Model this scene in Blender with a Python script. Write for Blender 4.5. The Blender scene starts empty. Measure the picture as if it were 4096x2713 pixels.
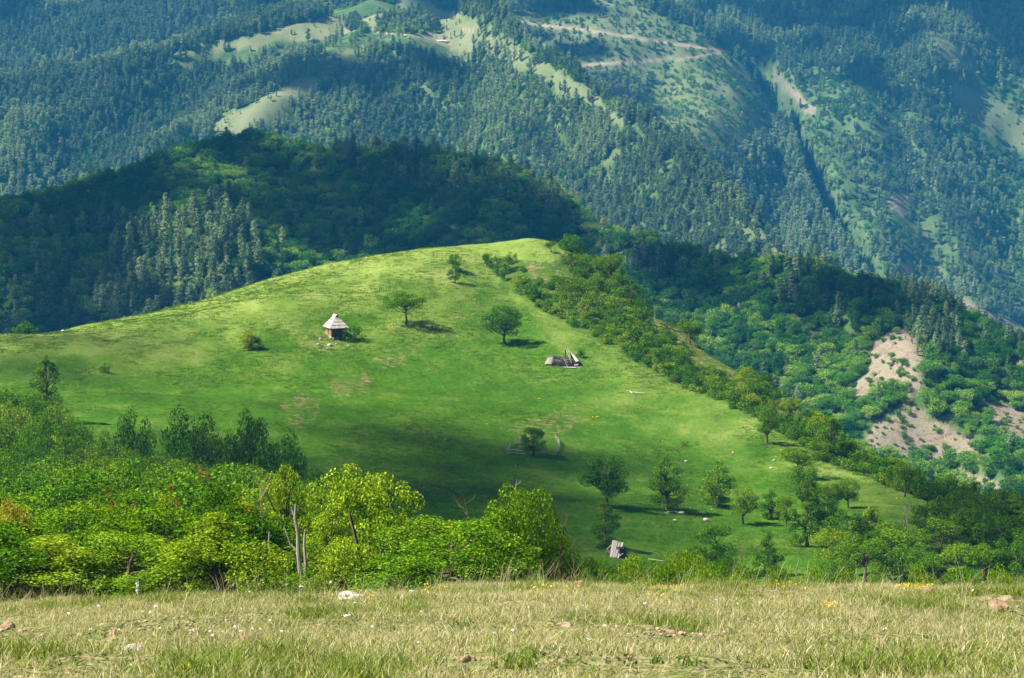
import bpy, math, random
import numpy as np
from mathutils import Vector, Matrix
R = math.radians
rng = np.random.default_rng(7)
random.seed(7)
scene = bpy.context.scene
col = scene.collection

# ------------------------------------------------------------------ camera numbers
F = 2844.0
PITCH = R(7.0)
SP, CP = math.sin(PITCH), math.cos(PITCH)

def ray(u, v):
    """pixel (1024 frame) -> s = x/y and e = z/y of the world ray"""
    cx = (np.asarray(u, float) - 512) / F
    cy = (339 - np.asarray(v, float)) / F
    den = CP + cy * SP
    return cx / den, (-SP + cy * CP) / den

def proj(x, y, z):
    dep = y * CP - z * SP
    up = y * SP + z * CP
    return 512 + F * x / dep, 339 - F * up / dep

# ------------------------------------------------------------------ noise
def hsh(ix, iy, seed):
    n = (ix.astype(np.int64) * 374761393 + iy.astype(np.int64) * 668265263 + seed * 1442695041) & 0xffffffff
    n = ((n ^ (n >> 13)) * 1274126177) & 0xffffffff
    return ((n ^ (n >> 16)) & 0xffff) / 65535.0

def vnoise(x, y, seed=0):
    x = np.asarray(x, float); y = np.asarray(y, float)
    ix = np.floor(x); iy = np.floor(y)
    fx = x - ix; fy = y - iy
    fx = fx * fx * (3 - 2 * fx); fy = fy * fy * (3 - 2 * fy)
    a = hsh(ix, iy, seed); b = hsh(ix + 1, iy, seed); c = hsh(ix, iy + 1, seed); d = hsh(ix + 1, iy + 1, seed)
    return (a + (b - a) * fx) * (1 - fy) + (c + (d - c) * fx) * fy - 0.5

def fbm(x, y, scale, octv=4, seed=0, gain=0.5):
    t = 0; a = 1.0; f = 1.0 / scale
    for i in range(octv):
        t = t + a * vnoise(x * f + 17.3 * i, y * f - 9.1 * i, seed + i)
        a *= gain; f *= 2.03
    return t

# ------------------------------------------------------------------ terrain: crest lines and slopes
U0, U1 = -700.0, 1724.0
def line(pts, u):
    p = np.array(pts, float)
    return [np.interp(u, p[:, 0], p[:, k]) for k in range(1, p.shape[1])]

def seg_dist(u, v, pts):
    best = np.full(np.shape(u), 1e9)
    for (a, b), (c, d) in zip(pts[:-1], pts[1:]):
        du, dv = c - a, d - b
        t = np.clip(((u - a) * du + (v - b) * dv) / (du * du + dv * dv), 0, 1)
        best = np.minimum(best, np.hypot(u - a - t * du, v - b - t * dv))
    return best

# spurs (+: comes nearer) and gullies (-: falls back); width in the units of the crest lines
RELIEF = {
 'A': [([(150,165),(190,200),(225,250),(235,340)], 0.030, 45), ([(255,150),(330,230),(350,300)], -0.028, 55),
       ([(60,200),(90,270),(60,330)], -0.016, 40), ([(893,322),(915,380),(880,430)], 0.022, 34),
       ([(915,380),(985,440),(1020,500)], 0.03, 34), ([(960,330),(1010,400),(1060,460)], -0.022, 40),
       ([(620,250),(690,330),(760,400)], -0.015, 45), ([(520,190),(600,300)], 0.012, 40), ([(820,290),(850,380)],-0.02,34)],
 'D': [([(340,75),(230,125),(110,172)], 0.034, 30), ([(215,70),(150,120),(90,165)], -0.034, 34), ([(400,62),(480,130),(570,215)], .020, 30), ([(450,75),(530,140),(640,225)], -.020, 28), ([(520,75),(620,140),(730,222)], .016, 24), ([(330,95),(400,140),(440,170)], -.02, 26),
       ([(60,60),(30,130),(0,220)], 0.018, 40), ([(430,60),(500,130),(600,240)], 0.012, 60),
       ([(470,110),(420,170)], -0.014, 40), ([(700,170),(740,240)], -0.01, 20)],
 'E': [([(480,20),(560,60),(640,100)], -0.02, 50), ([(616,0),(700,40),(760,90)], 0.01, 40)],
 'F': [([(700,50),(770,75),(812,115),(850,190),(885,300)], -0.006, 50), ([(790,100),(880,310)], .060, 60), ([(925,20),(905,90),(925,170),(960,260),(990,330)], 0.045, 46), ([(850,30),(862,110),(898,235)], .024, 26), ([(890,50),(893,140),(935,255)], -.022, 24),
       ([(1100,60),(1010,150),(1010,260)], -0.03, 40), ([(850,60),(870,140)], 0.012, 30), ([(940,40),(1000,70),(1080,120)], 0.02, 26)],
}
def relief(name, u, v):
    r = 0
    for pts, amp, w in RELIEF[name]:
        dd = seg_dist(u, v, pts) / w
        r = r - amp * np.exp(-np.sqrt(dd * dd + 0.04) * 1.25)
    return r

def build_rows(u):
    rows = []          # each: (y, z)
    tag = []
    def put(name, v, y):
        s, e = ray(u, v); y = np.broadcast_to(np.asarray(y, float), u.shape).copy()
        rows.append([y, e * y]); tag.append(name)
    def putz(name, y, z):
        y = np.broadcast_to(np.asarray(y, float), u.shape).copy()
        rows.append([y, np.broadcast_to(np.asarray(z, float), u.shape).copy()]); tag.append(name)
    o = np.ones_like(u)
    brow, = line([(U0,610),(0,604),(100,601),(220,597),(400,594),(600,593),(800,594),(1024,597),(U1,610)], u)
    putz('feet', 0.0, -1.62); putz('feet', 5.0, -1.78)
    put('fore', 684 * o, 12.0); put('fore', (brow + 684) / 2 + 5, 18.5); put('fore', brow + 9, 26.0)
    put('brow', brow, 31.0)
    putz('gully', 37.0, rows[-1][1] - 2.6); 
    v4, = line([(U0,620),(1024,620)], u); put('gully', v4, 70.0)
    v4, = line([(U0,605),(0,600),(300,598),(600,604),(1024,606)], u); put('thicket', v4, 95.0)
    v5, = line([(U0,560),(0,552),(200,560),(330,580),(450,592),(1024,602)], u); put('thicket', v5, 200.0)
    vb, db = line([(U0,470,360),(0,468,355),(200,476,352),(300,498,345),(450,540,325),(600,575,308),(800,590,300),(1024,596,292),(U1,610,290)], u); put('hillbase', vb, db)
    vm, dm = line([(U0,400,420),(0,392,425),(150,386,440),(300,384,450),(430,394,455),(530,410,452),(650,440,432),(760,480,400),(850,515,370),(1024,562,330),(U1,600,310)], u); put('hill', vm, dm)
    ve, de = line([(U0,362,450),(0,352,462),(200,318,505),(300,292,522),(400,276,535),(450,272,540),(496,286,535),(519,299,526),(543,314,516),(571,330,507),(603,348,496),
                   (633,361,486),(671,382,473),(719,403,456),(756,418,442),(786,436,430),(823,456,416),(860,470,405),(896,485,395),(920,494,388),(960,512,376),(1024,545,360),(U1,640,330)], u)
    put('edge', ve, de)
    vc, dc = line([(U0,345,470),(0,333,490),(50,330,500),(100,323,510),(150,314,522),(200,302,533),(240,291,542),(300,275,552),(340,265,558),(400,254,563),(460,245,566),(500,240,567),(530,237,566),(552,241,565),
                   (575,252,562),(600,272,556),(638,303,540),(673,328,520),(700,348,505),(742,375,480),(779,404,458),(816,428,440),(860,455,425),(900,478,410),(930,494,402),(960,516,392),(1024,552,376),(U1,650,345)], u)
    put('flank', vc, dc)
    putz('drop', dc + 22, rows[-1][1] - 9); putz('drop', dc + 75, rows[-2][1] - 55)
    putz('valley', 720 * o, -215 * o)
    # --- mid ridge A
    va, da = line([(U0,300,1000),(-100,240,1050),(0,221,1080),(30,214,1090),(89,188,1110),(141,177,1120),(178,163,1130),(222,146,1145),(252,139,1150),(271,138,1150),(296,144,1150),(337,151,1145),
                   (409,170,1135),(456,178,1120),(523,189,1110),(560,206,1100),(580,220,1092),(601,237,1080),(675,259,1060),(735,272,1040),(805,286,1020),(861,307,1000),(883,309,1000),(913,308,1000),(952,320,990),
                   (978,342,975),(1024,363,950),(1200,430,900),(U1,560,800)], u)
    vab = np.maximum(vc + 45, va + 60); vab = np.where(u > 900, np.maximum(vab, vc + 30), vab)
    for t in (0, .17, .34, .5, .67, .84, 1):
        v = vab + (va - vab) * t
        d = da * np.exp(-(v - va) / (F * 0.52)) * (1 + relief('A', u, v) * math.sin(math.pi * min(1, t * .93 + .04)) )
        put('A', v, d)
    putz('drop', da + 60, rows[-1][1] - 32)
    # --- far central ridge D
    vd, dd = line([(U0,90,2000),(0,76,2150),(100,66,2180),(170,56,2200),(250,37,2220),(300,24,2240),(350,14,2250),(385,8,2260),(430,5,2260),(460,15,2230),(508,42,2140),(551,71,2050),(575,84,2000),(590,95,1970),
                   (612,109,1930),(660,137,1850),(705,162,1780),(749,198,1700),(767,231,1660),(794,254,1620),(823,276,1580),(850,295,1540),(880,304,1500),(950,350,1420),(1024,385,1350),(1200,480,1250),(U1,640,1150)], u)
    vdb = np.maximum(va + 30, vd + 10)
    dbase = dd * np.exp(-(vdb - vd) / (F * 0.5))
    putz('valley', 0.5 * (da + 60 + dbase), -300 * o)
    for t in (0, .17, .34, .5, .67, .84, 1):
        v = vdb + (vd - vdb) * t
        d = dd * np.exp(-(v - vd) / (F * 0.5)) * (1 + relief('D', u, v) * math.sin(math.pi * min(1, t * .93 + .04)))
        put('D', v, d)
    dz = line([(U0,4),(380,6),(470,40),(1800,60)], u)[0]
    putz('drop', dd + 70, rows[-1][1] - dz)
    # --- terraced spur E (continues to the left as the forest behind the grassy ridge)
    vE, dE = line([(U0,-60,2900),(430,-60,2900),(540,-30,2880),(616,-2,2840),(687,27,2810),(705,36,2805),(727,50,2800),(743,62,2800),(758,78,2795),(770,97,2790),(780,118,2740),(800,160,2590),(830,235,2470),(860,292,2380),(895,345,2240),
                   (1024,460,2000),(1200,520,1800),(U1,680,1600)], u)
    vEb = np.maximum(vd + 14, vE + 10)
    for t in (0, .25, .5, .75, 1):
        v = vEb + (vE - vEb) * t
        d = dE * np.exp(-(v - vE) / (F * 0.36)) * (1 + relief('E', u, v) * math.sin(math.pi * min(1, t * .93 + .04)))
        put('E', v, d)
    putz('drop', dE + 50, rows[-1][1] - line([(U0,22),(740,22),(790,4),(1800,4)], u)[0])
    # --- right hand valley side F
    for v0 in (430, 370, 310, 255, 200, 150, 100, 50, 0, -50, -100):
        v = v0 * o
        d = 3300 * np.exp(-(v + 100) / (F * 0.50)) * (1 + relief('F', u, v))
        put('F', v, d)
    putz('back', 3700 * o, rows[-1][1] + 20); putz('back', 5200 * o, 60 * o)
    Y = np.array([r[0] for r in rows]); Z = np.array([r[1] for r in rows])
    for i in range(1, len(Y)):
        Y[i] = np.maximum(Y[i], Y[i - 1] + np.minimum(12.0, 0.02 * Y[i - 1] + 2))
    # soften the corners of the crest lines across the picture
    du = u[1] - u[0]
    def smooth(a, sig):
        k = int(3 * sig / du) + 1; x = np.arange(-k, k + 1) * du; g = np.exp(-x * x / (2 * sig * sig)); g /= g.sum()
        return np.convolve(np.pad(a, k, mode='edge'), g, mode='valid')
    for i, t in enumerate(tag):
        sg = {'A': 9, 'D': 9, 'E': 8, 'F': 9, 'flank': 5, 'edge': 5}.get(t, 12)
        last = i + 1 < len(tag) and tag[i + 1] != t and t in 'ADE'
        if last: sg = 4.5
        Y[i] = smooth(Y[i], sg); Z[i] = smooth(Z[i], sg)
    # rows pushed back keep their sight line when they are on the far side F
    kF = [i for i, t in enumerate(tag) if t == 'F']
    for i in kF:
        v0 = (430, 370, 310, 255, 200, 150, 100, 50, 0, -50, -100)[i - kF[0]]
        s, e = ray(u, v0 * o); Z[i] = e * Y[i]
    return Y, Z, tag

NS = 1600
tabU = np.linspace(U0, U1, NS)
tabY, tabZ, TAG = build_rows(tabU)
tabS = (tabU - 512) / F / (CP)          # close enough to x/y for the column index
TAGI = {t: i for i, t in enumerate(dict.fromkeys(TAG))}

def pchip_cols(Y, Z, q):
    """Y,Z: (n,m) knots per column, q: (k,) query -> (k,m) values and fractional row"""
    n, m = Y.shape
    h = np.diff(Y, axis=0); dl = np.diff(Z, axis=0) / h
    d = np.zeros_like(Z)
    w1 = 2 * h[1:] + h[:-1]; w2 = h[1:] + 2 * h[:-1]
    same = (dl[:-1] * dl[1:]) > 0
    with np.errstate(divide='ignore', invalid='ignore'):
        hm = (w1 + w2) / (w1 / dl[:-1] + w2 / dl[1:])
    d[1:-1] = np.where(same, hm, 0); d[0] = dl[0]; d[-1] = dl[-1]
    out = np.empty((len(q), m)); fr = np.empty((len(q), m))
    for j in range(m):
        i = np.clip(np.searchsorted(Y[:, j], q) - 1, 0, n - 2)
        t = (q - Y[i, j]) / h[i, j]; t = np.clip(t, 0, 1); hh = h[i, j]
        out[:, j] = ((1 + 2 * t) * (1 - t) ** 2 * Z[i, j] + t * (1 - t) ** 2 * hh * d[i, j] + t * t * (3 - 2 * t) * Z[i + 1, j] + t * t * (t - 1) * hh * d[i + 1, j])
        fr[:, j] = i + t
    return out, fr

YQ = np.concatenate([np.linspace(0, 40, 260)[:-1], np.exp(np.linspace(math.log(40), math.log(5200), 1500))])
TZ, TR = pchip_cols(tabY, tabZ, YQ)

def lookup(T, x, y):
    x = np.asarray(x, float); y = np.asarray(y, float)
    s = x / np.maximum(y, 9.0)
    a = np.clip((s - tabS[0]) / (tabS[1] - tabS[0]), 0, NS - 1.001)
    b = np.clip(np.interp(y, YQ, np.arange(len(YQ))), 0, len(YQ) - 1.001)
    i = a.astype(int); j = b.astype(int); fa = a - i; fb = b - j
    return (T[j, i] * (1 - fa) + T[j, i + 1] * fa) * (1 - fb) + (T[j + 1, i] * (1 - fa) + T[j + 1, i + 1] * fa) * fb

def H(x, y):
    z = lookup(TZ, x, y)
    y = np.asarray(y, float)
    k = np.clip((y - 650) / 200, 0, 1)
    kf = .55 + .75 * np.clip((y - 1250) / 200, 0, 1)
    n = (fbm(x, y, 95, 5, 3) * 10 + (np.abs(fbm(x, y * .8, 170, 4, 5)) - .17) * 34) * k * kf
    k2 = np.clip((y - 60) / 100, 0, 1) * (1 - k)
    n = n + fbm(x, y, 26, 4, 11) * 1.5 * k2
    k3 = np.clip(1 - (y - 33) / 20, 0, 1)
    n = n + (fbm(x, y, 2.6, 5, 21) * 0.20) * k3
    return z + n

# highest sight line reached before each distance (to skip what no step to the side could show)
EL = TZ / np.maximum(YQ, 5)[:, None]
HOR = np.maximum.accumulate(np.where(YQ[:, None] > 25, EL, -9), axis=0)
def visible(x, y, ztop, slack=0.0):
    return ztop / y > lookup(HOR, x, y * 0.985) - slack

def place(u, v, y0, y1):
    """ground point whose picture position is (u, v), searched between distances y0 and y1"""
    s, e = ray(u, v)
    ys = np.linspace(y0, y1, 1500)
    d = H(s * ys, ys) - e * ys
    k = np.argmax(d > 0)
    if d[k] <= 0: k = int(np.argmax(d))
    y = float(ys[k]); x = float(s * y)
    return x, y, float(H(x, y))
def at_d(u, y):
    s, e = ray(u, 339); s = float(s)
    return s * y, y, float(H(s * y, y))
def height_to(v, x, y, z):
    s, e = ray(512, v); return float(e) * y - z
def px(y): return y / F          # metres per pixel at distance y

# ------------------------------------------------------------------ mesh helpers
def mk_mesh(name, verts, faces_flat, sizes, mats, midx=None, smooth=False):
    me = bpy.data.meshes.new(name)
    verts = np.ascontiguousarray(verts, dtype=np.float32); nv = len(verts)
    faces_flat = np.ascontiguousarray(faces_flat, dtype=np.int32); sizes = np.asarray(sizes, dtype=np.int32)
    me.vertices.add(nv); me.vertices.foreach_set('co', verts.ravel())
    me.loops.add(len(faces_flat)); me.loops.foreach_set('vertex_index', faces_flat)
    me.polygons.add(len(sizes))
    st = np.zeros(len(sizes), dtype=np.int32); st[1:] = np.cumsum(sizes)[:-1]
    me.polygons.foreach_set('loop_start', st)
    for m in mats: me.materials.append(m)
    if midx is not None: me.polygons.foreach_set('material_index', np.asarray(midx, dtype=np.int32))
    me.polygons.foreach_set('use_smooth', np.full(len(sizes), smooth, dtype=bool))
    me.update(calc_edges=True); me.validate()
    return me

class MB:
    def __init__(self): self.v = []; self.f = []; self.s = []; self.m = []; self.n = 0
    def add(self, verts, faces, mi=0):
        verts = np.asarray(verts, float).reshape(-1, 3)
        for f in faces:
            self.f.extend([i + self.n for i in f]); self.s.append(len(f)); self.m.append(mi)
        self.v.append(verts); self.n += len(verts)
    def quads(self, V, mi=0):                       # V: (k,4,3)
        k = len(V)
        self.v.append(V.reshape(-1, 3)); self.f.extend((np.arange(k * 4) + self.n).tolist()); self.s.extend([4] * k); self.m.extend([mi] * k); self.n += 4 * k
    def tube(self, pts, rad, sides=7, mi=0, cap=True):
        pts = [Vector(p) for p in pts]
        V = []; 
        for i, p in enumerate(pts):
            t = (pts[min(i + 1, len(pts) - 1)] - pts[max(i - 1, 0)]).normalized()
            a = t.orthogonal().normalized() if i == 0 else (a - t * a.dot(t)).normalized()
            b = t.cross(a)
            for k in range(sides):
                th = 2 * math.pi * k / sides
                V.append(p + (a * math.cos(th) + b * math.sin(th)) * rad[i])
        Fc = []
        for i in range(len(pts) - 1):
            for k in range(sides):
                k2 = (k + 1) % sides
                Fc.append((i * sides + k, i * sides + k2, (i + 1) * sides + k2, (i + 1) * sides + k))
        if cap:
            Fc.append(tuple(range(sides))[::-1]); Fc.append(tuple((len(pts) - 1) * sides + k for k in range(sides)))
        self.add([tuple(p) for p in V], Fc, mi)
    def box(self, c, size, rot=None, mi=0, taper=1.0, jit=0.0):
        sx, sy, sz = [q / 2 for q in size]
        P = []
        for z in (-1, 1):
            k = taper if z > 0 else 1
            for x, y in ((-1, -1), (1, -1), (1, 1), (-1, 1)):
                P.append(Vector((x * sx * k + random.uniform(-jit, jit), y * sy * k + random.uniform(-jit, jit), z * sz + random.uniform(-jit, jit))))
        if rot is not None: P = [rot @ p for p in P]
        P = [tuple(p + Vector(c)) for p in P]
        self.add(P, [(3, 2, 1, 0), (4, 5, 6, 7), (0, 1, 5, 4), (1, 2, 6, 5), (2, 3, 7, 6), (3, 0, 4, 7)], mi)
    def beam(self, a, b, w, t, mi=0, roll=0.0):
        a, b = Vector(a), Vector(b); d = b - a; L = d.length
        q = d.to_track_quat('X', 'Z').to_matrix() @ Matrix.Rotation(roll, 3, 'X')
        self.box((a + b) / 2, (L, w, t), q, mi)
    def mesh(self, name, mats, smooth=False):
        return mk_mesh(name, np.concatenate(self.v), self.f, self.s, mats, self.m, smooth)
    def build(self, name, mats, parent=None, smooth=False, loc=None):
        return link(name, self.mesh(name, mats, smooth), parent, loc)

def link(name, me, parent=None, loc=None):
    o = bpy.data.objects.new(name, me); col.objects.link(o)
    if parent: o.parent = parent
    if loc is not None: o.location = loc
    return o
def tag(o, label=None, cat=None, group=None, kind=None):
    if label: o['label'] = label
    if cat: o['category'] = cat
    if group: o['group'] = group
    if kind: o['kind'] = kind
    return o
def empty(name, label, cat, loc, group=None, rz=0, scale=(1, 1, 1)):
    o = bpy.data.objects.new(name, None); col.objects.link(o); o.location = loc; o.rotation_euler = (0, 0, rz); o.scale = scale
    o.empty_display_size = 0.3
    return tag(o, label, cat, group)

# ------------------------------------------------------------------ materials
def nodes(name):
    m = bpy.data.materials.new(name); m.use_nodes = True
    nt = m.node_tree; nt.nodes.clear()
    return m, nt, nt.nodes.new('ShaderNodeOutputMaterial')
def N(nt, t, **k):
    n = nt.nodes.new('ShaderNode' + t)
    for a, b in k.items():
        if a in n.inputs: n.inputs[a].default_value = b
        else: setattr(n, a, b)
    return n
def ramp(nt, stops, fac):
    r = nt.nodes.new('ShaderNodeValToRGB'); cr = r.color_ramp
    while len(cr.elements) > 1: cr.elements.remove(cr.elements[-1])
    for i, (p, c) in enumerate(stops):
        e = cr.elements[0] if i == 0 else cr.elements.new(p)
        e.position = p; e.color = (*c, 1)
    nt.links.new(fac, r.inputs[0]); return r.outputs[0]
def mixc(nt, fac, a, b, mode='MIX'):
    m = nt.nodes.new('ShaderNodeMix'); m.data_type = 'RGBA'; m.blend_type = mode
    for s, q in ((m.inputs[0], fac), (m.inputs[6], a), (m.inputs[7], b)):
        if hasattr(q, 'links'): nt.links.new(q, s)
        elif isinstance(q, tuple): s.default_value = (*q, 1)
        else: s.default_value = q
    return m.outputs[2]
def math_(nt, op, a, b=None, clamp=False):
    m = nt.nodes.new('ShaderNodeMath'); m.operation = op; m.use_clamp = clamp
    for i, q in enumerate((a, b)):
        if q is None: continue
        if hasattr(q, 'links'): nt.links.new(q, m.inputs[i])
        else: m.inputs[i].default_value = q
    return m.outputs[0]

def leaf_mat(name, c0, c1, c2, trans=0.35, tcol=None, island=0.35, con=(.72, .55)):
    m, nt, out = nodes(name)
    oi = N(nt, 'ObjectInfo'); ge = N(nt, 'NewGeometry')
    f = math_(nt, 'ADD', math_(nt, 'MULTIPLY', oi.outputs['Random'], 1 - island), math_(nt, 'MULTIPLY', ge.outputs['Random Per Island'], island))
    c = ramp(nt, [(0.0, c0), (0.5, c1), (1.0, c2)], f)
    hs = N(nt, 'HueSaturation'); nt.links.new(c, hs.inputs['Color'])
    nt.links.new(math_(nt, 'ADD', math_(nt, 'MULTIPLY', ge.outputs['Random Per Island'], con[1]), con[0]), hs.inputs['Value'])
    d = N(nt, 'BsdfDiffuse'); t = N(nt, 'BsdfTranslucent'); mx = N(nt, 'MixShader'); mx.inputs[0].default_value = trans
    nt.links.new(hs.outputs[0], d.inputs[0])
    tc = mixc(nt, 1.0, hs.outputs[0], tcol or (1.25, 1.3, 0.55), 'MULTIPLY'); nt.links.new(tc, t.inputs[0])
    nt.links.new(d.outputs[0], mx.inputs[1]); nt.links.new(t.outputs[0], mx.inputs[2])
    nt.links.new(mx.outputs[0], out.inputs[0])
    return m

def wood_mat(name, c0, c1, scale=3.0, stretch=(1, 1, 1), rough=0.9, bump=0.3):
    m, nt, out = nodes(name)
    tc = N(nt, 'TexCoord'); mp = N(nt, 'Mapping'); mp.inputs['Scale'].default_value = stretch
    nt.links.new(tc.outputs['Object'], mp.inputs[0])
    no = N(nt, 'TexNoise'); no.inputs['Scale'].default_value = scale; no.inputs['Detail'].default_value = 6
    nt.links.new(mp.outputs[0], no.inputs[0])
    ge = N(nt, 'NewGeometry')
    c = ramp(nt, [(0.3, c0), (0.7, c1)], no.outputs[0])
    hs = N(nt, 'HueSaturation'); nt.links.new(c, hs.inputs['Color'])
    nt.links.new(math_(nt, 'ADD', math_(nt, 'MULTIPLY', ge.outputs['Random Per Island'], 0.5), 0.75), hs.inputs['Value'])
    b = N(nt, 'BsdfPrincipled'); b.inputs['Roughness'].default_value = rough; b.inputs['Specular IOR Level'].default_value = 0.2
    nt.links.new(hs.outputs[0], b.inputs['Base Color'])
    bu = N(nt, 'Bump'); bu.inputs['Strength'].default_value = bump; bu.inputs['Distance'].default_value = 0.05
    nt.links.new(no.outputs[0], bu.inputs['Height']); nt.links.new(bu.outputs[0], b.inputs['Normal'])
    nt.links.new(b.outputs[0], out.inputs[0])
    return m

M = {}
M['bark'] = wood_mat('bark', (0.05, 0.035, 0.022), (0.14, 0.10, 0.07), 4)
M['bark_pale'] = wood_mat('bark_pale', (0.22, 0.18, 0.14), (0.46, 0.40, 0.33), 6, (4, 4, 0.6))
M['bark_red'] = wood_mat('bark_red', (0.12, 0.065, 0.035), (0.24, 0.15, 0.09), 6)
M['oak'] = leaf_mat('oak_leaves', (0.042, 0.120, 0.004), (0.085, 0.200, 0.007), (0.190, 0.310, 0.014), .24, con=(.4, 1.1))
M['thicket'] = leaf_mat('thicket_leaves', (0.045, 0.130, 0.004), (0.115, 0.230, 0.007), (0.280, 0.360, 0.018), 0.28, island=0.35, con=(.5, .95))
M['yellow'] = leaf_mat('young_leaves', (0.12, 0.24, 0.008), (0.24, 0.36, 0.014), (0.52, 0.54, 0.06), 0.3, island=0.7, con=(.45, 1.0))
M['gold'] = leaf_mat('golden_leaves', (0.30, 0.24, 0.03), (0.42, 0.32, 0.05), (0.50, 0.40, 0.10), 0.35, island=0.7)
M['shrub'] = leaf_mat('shrub_leaves', (0.030, 0.110, 0.005), (0.080, 0.190, 0.008), (0.260, 0.340, 0.020), .25, island=.25, con=(.45, 1.05))
M['farleaf'] = leaf_mat('far_leaves', (0.040, 0.160, 0.016), (0.110, 0.280, 0.030), (0.340, 0.450, 0.060), 0.25, island=.25, con=(.6, .8))
M['pine'] = leaf_mat('pine_needles', (0.170, 0.240, 0.115), (0.240, 0.320, 0.155), (0.340, 0.400, 0.200), 0.2, (1, 1.1, .6), island=.25)
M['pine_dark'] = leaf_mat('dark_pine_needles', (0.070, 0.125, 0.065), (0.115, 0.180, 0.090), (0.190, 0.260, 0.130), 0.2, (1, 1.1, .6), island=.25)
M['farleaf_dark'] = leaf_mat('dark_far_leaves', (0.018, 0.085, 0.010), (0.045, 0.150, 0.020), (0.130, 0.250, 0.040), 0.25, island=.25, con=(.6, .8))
M['brownleaf'] = leaf_mat('dry_leaves', (0.22, 0.07, 0.02), (0.30, 0.11, 0.03), (0.38, 0.16, 0.05), 0.3)

# ------------------------------------------------------------------ foliage meshes
def cards(P, Nn, size, aspect=0.8, rg=rng):
    """diamond shaped leaf cards -> (k,4,3)"""
    k = len(P)
    Nn = Nn / np.maximum(np.linalg.norm(Nn, axis=1, keepdims=True), 1e-6)
    r = rg.normal(size=(k, 3)); T = np.cross(Nn, r); T /= np.maximum(np.linalg.norm(T, axis=1, keepdims=True), 1e-6)
    B = np.cross(Nn, T)
    s = (size * rg.uniform(0.6, 1.35, size=(k, 1)))
    bend = Nn * s * 0.18
    return np.stack([P - T * s * .5, P - B * s * .5 * aspect + bend, P + T * s * .5, P + B * s * .5 * aspect + bend], axis=1)

def clump_leaves(c, r, n, leaf, rg, fill=0.45, jit=1.2, up=0.15):
    d = rg.normal(size=(n, 3)); d /= np.linalg.norm(d, axis=1, keepdims=True)
    rad = (fill + (1 - fill) * rg.random((n, 1)) ** 0.6)
    P = np.asarray(c) + d * rad * np.asarray(r)
    nn = d * 1.0 + rg.normal(size=(n, 3)) * jit * 0.6 + np.array([0, 0, up])
    return cards(P, nn, leaf, 0.75, rg)

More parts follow.
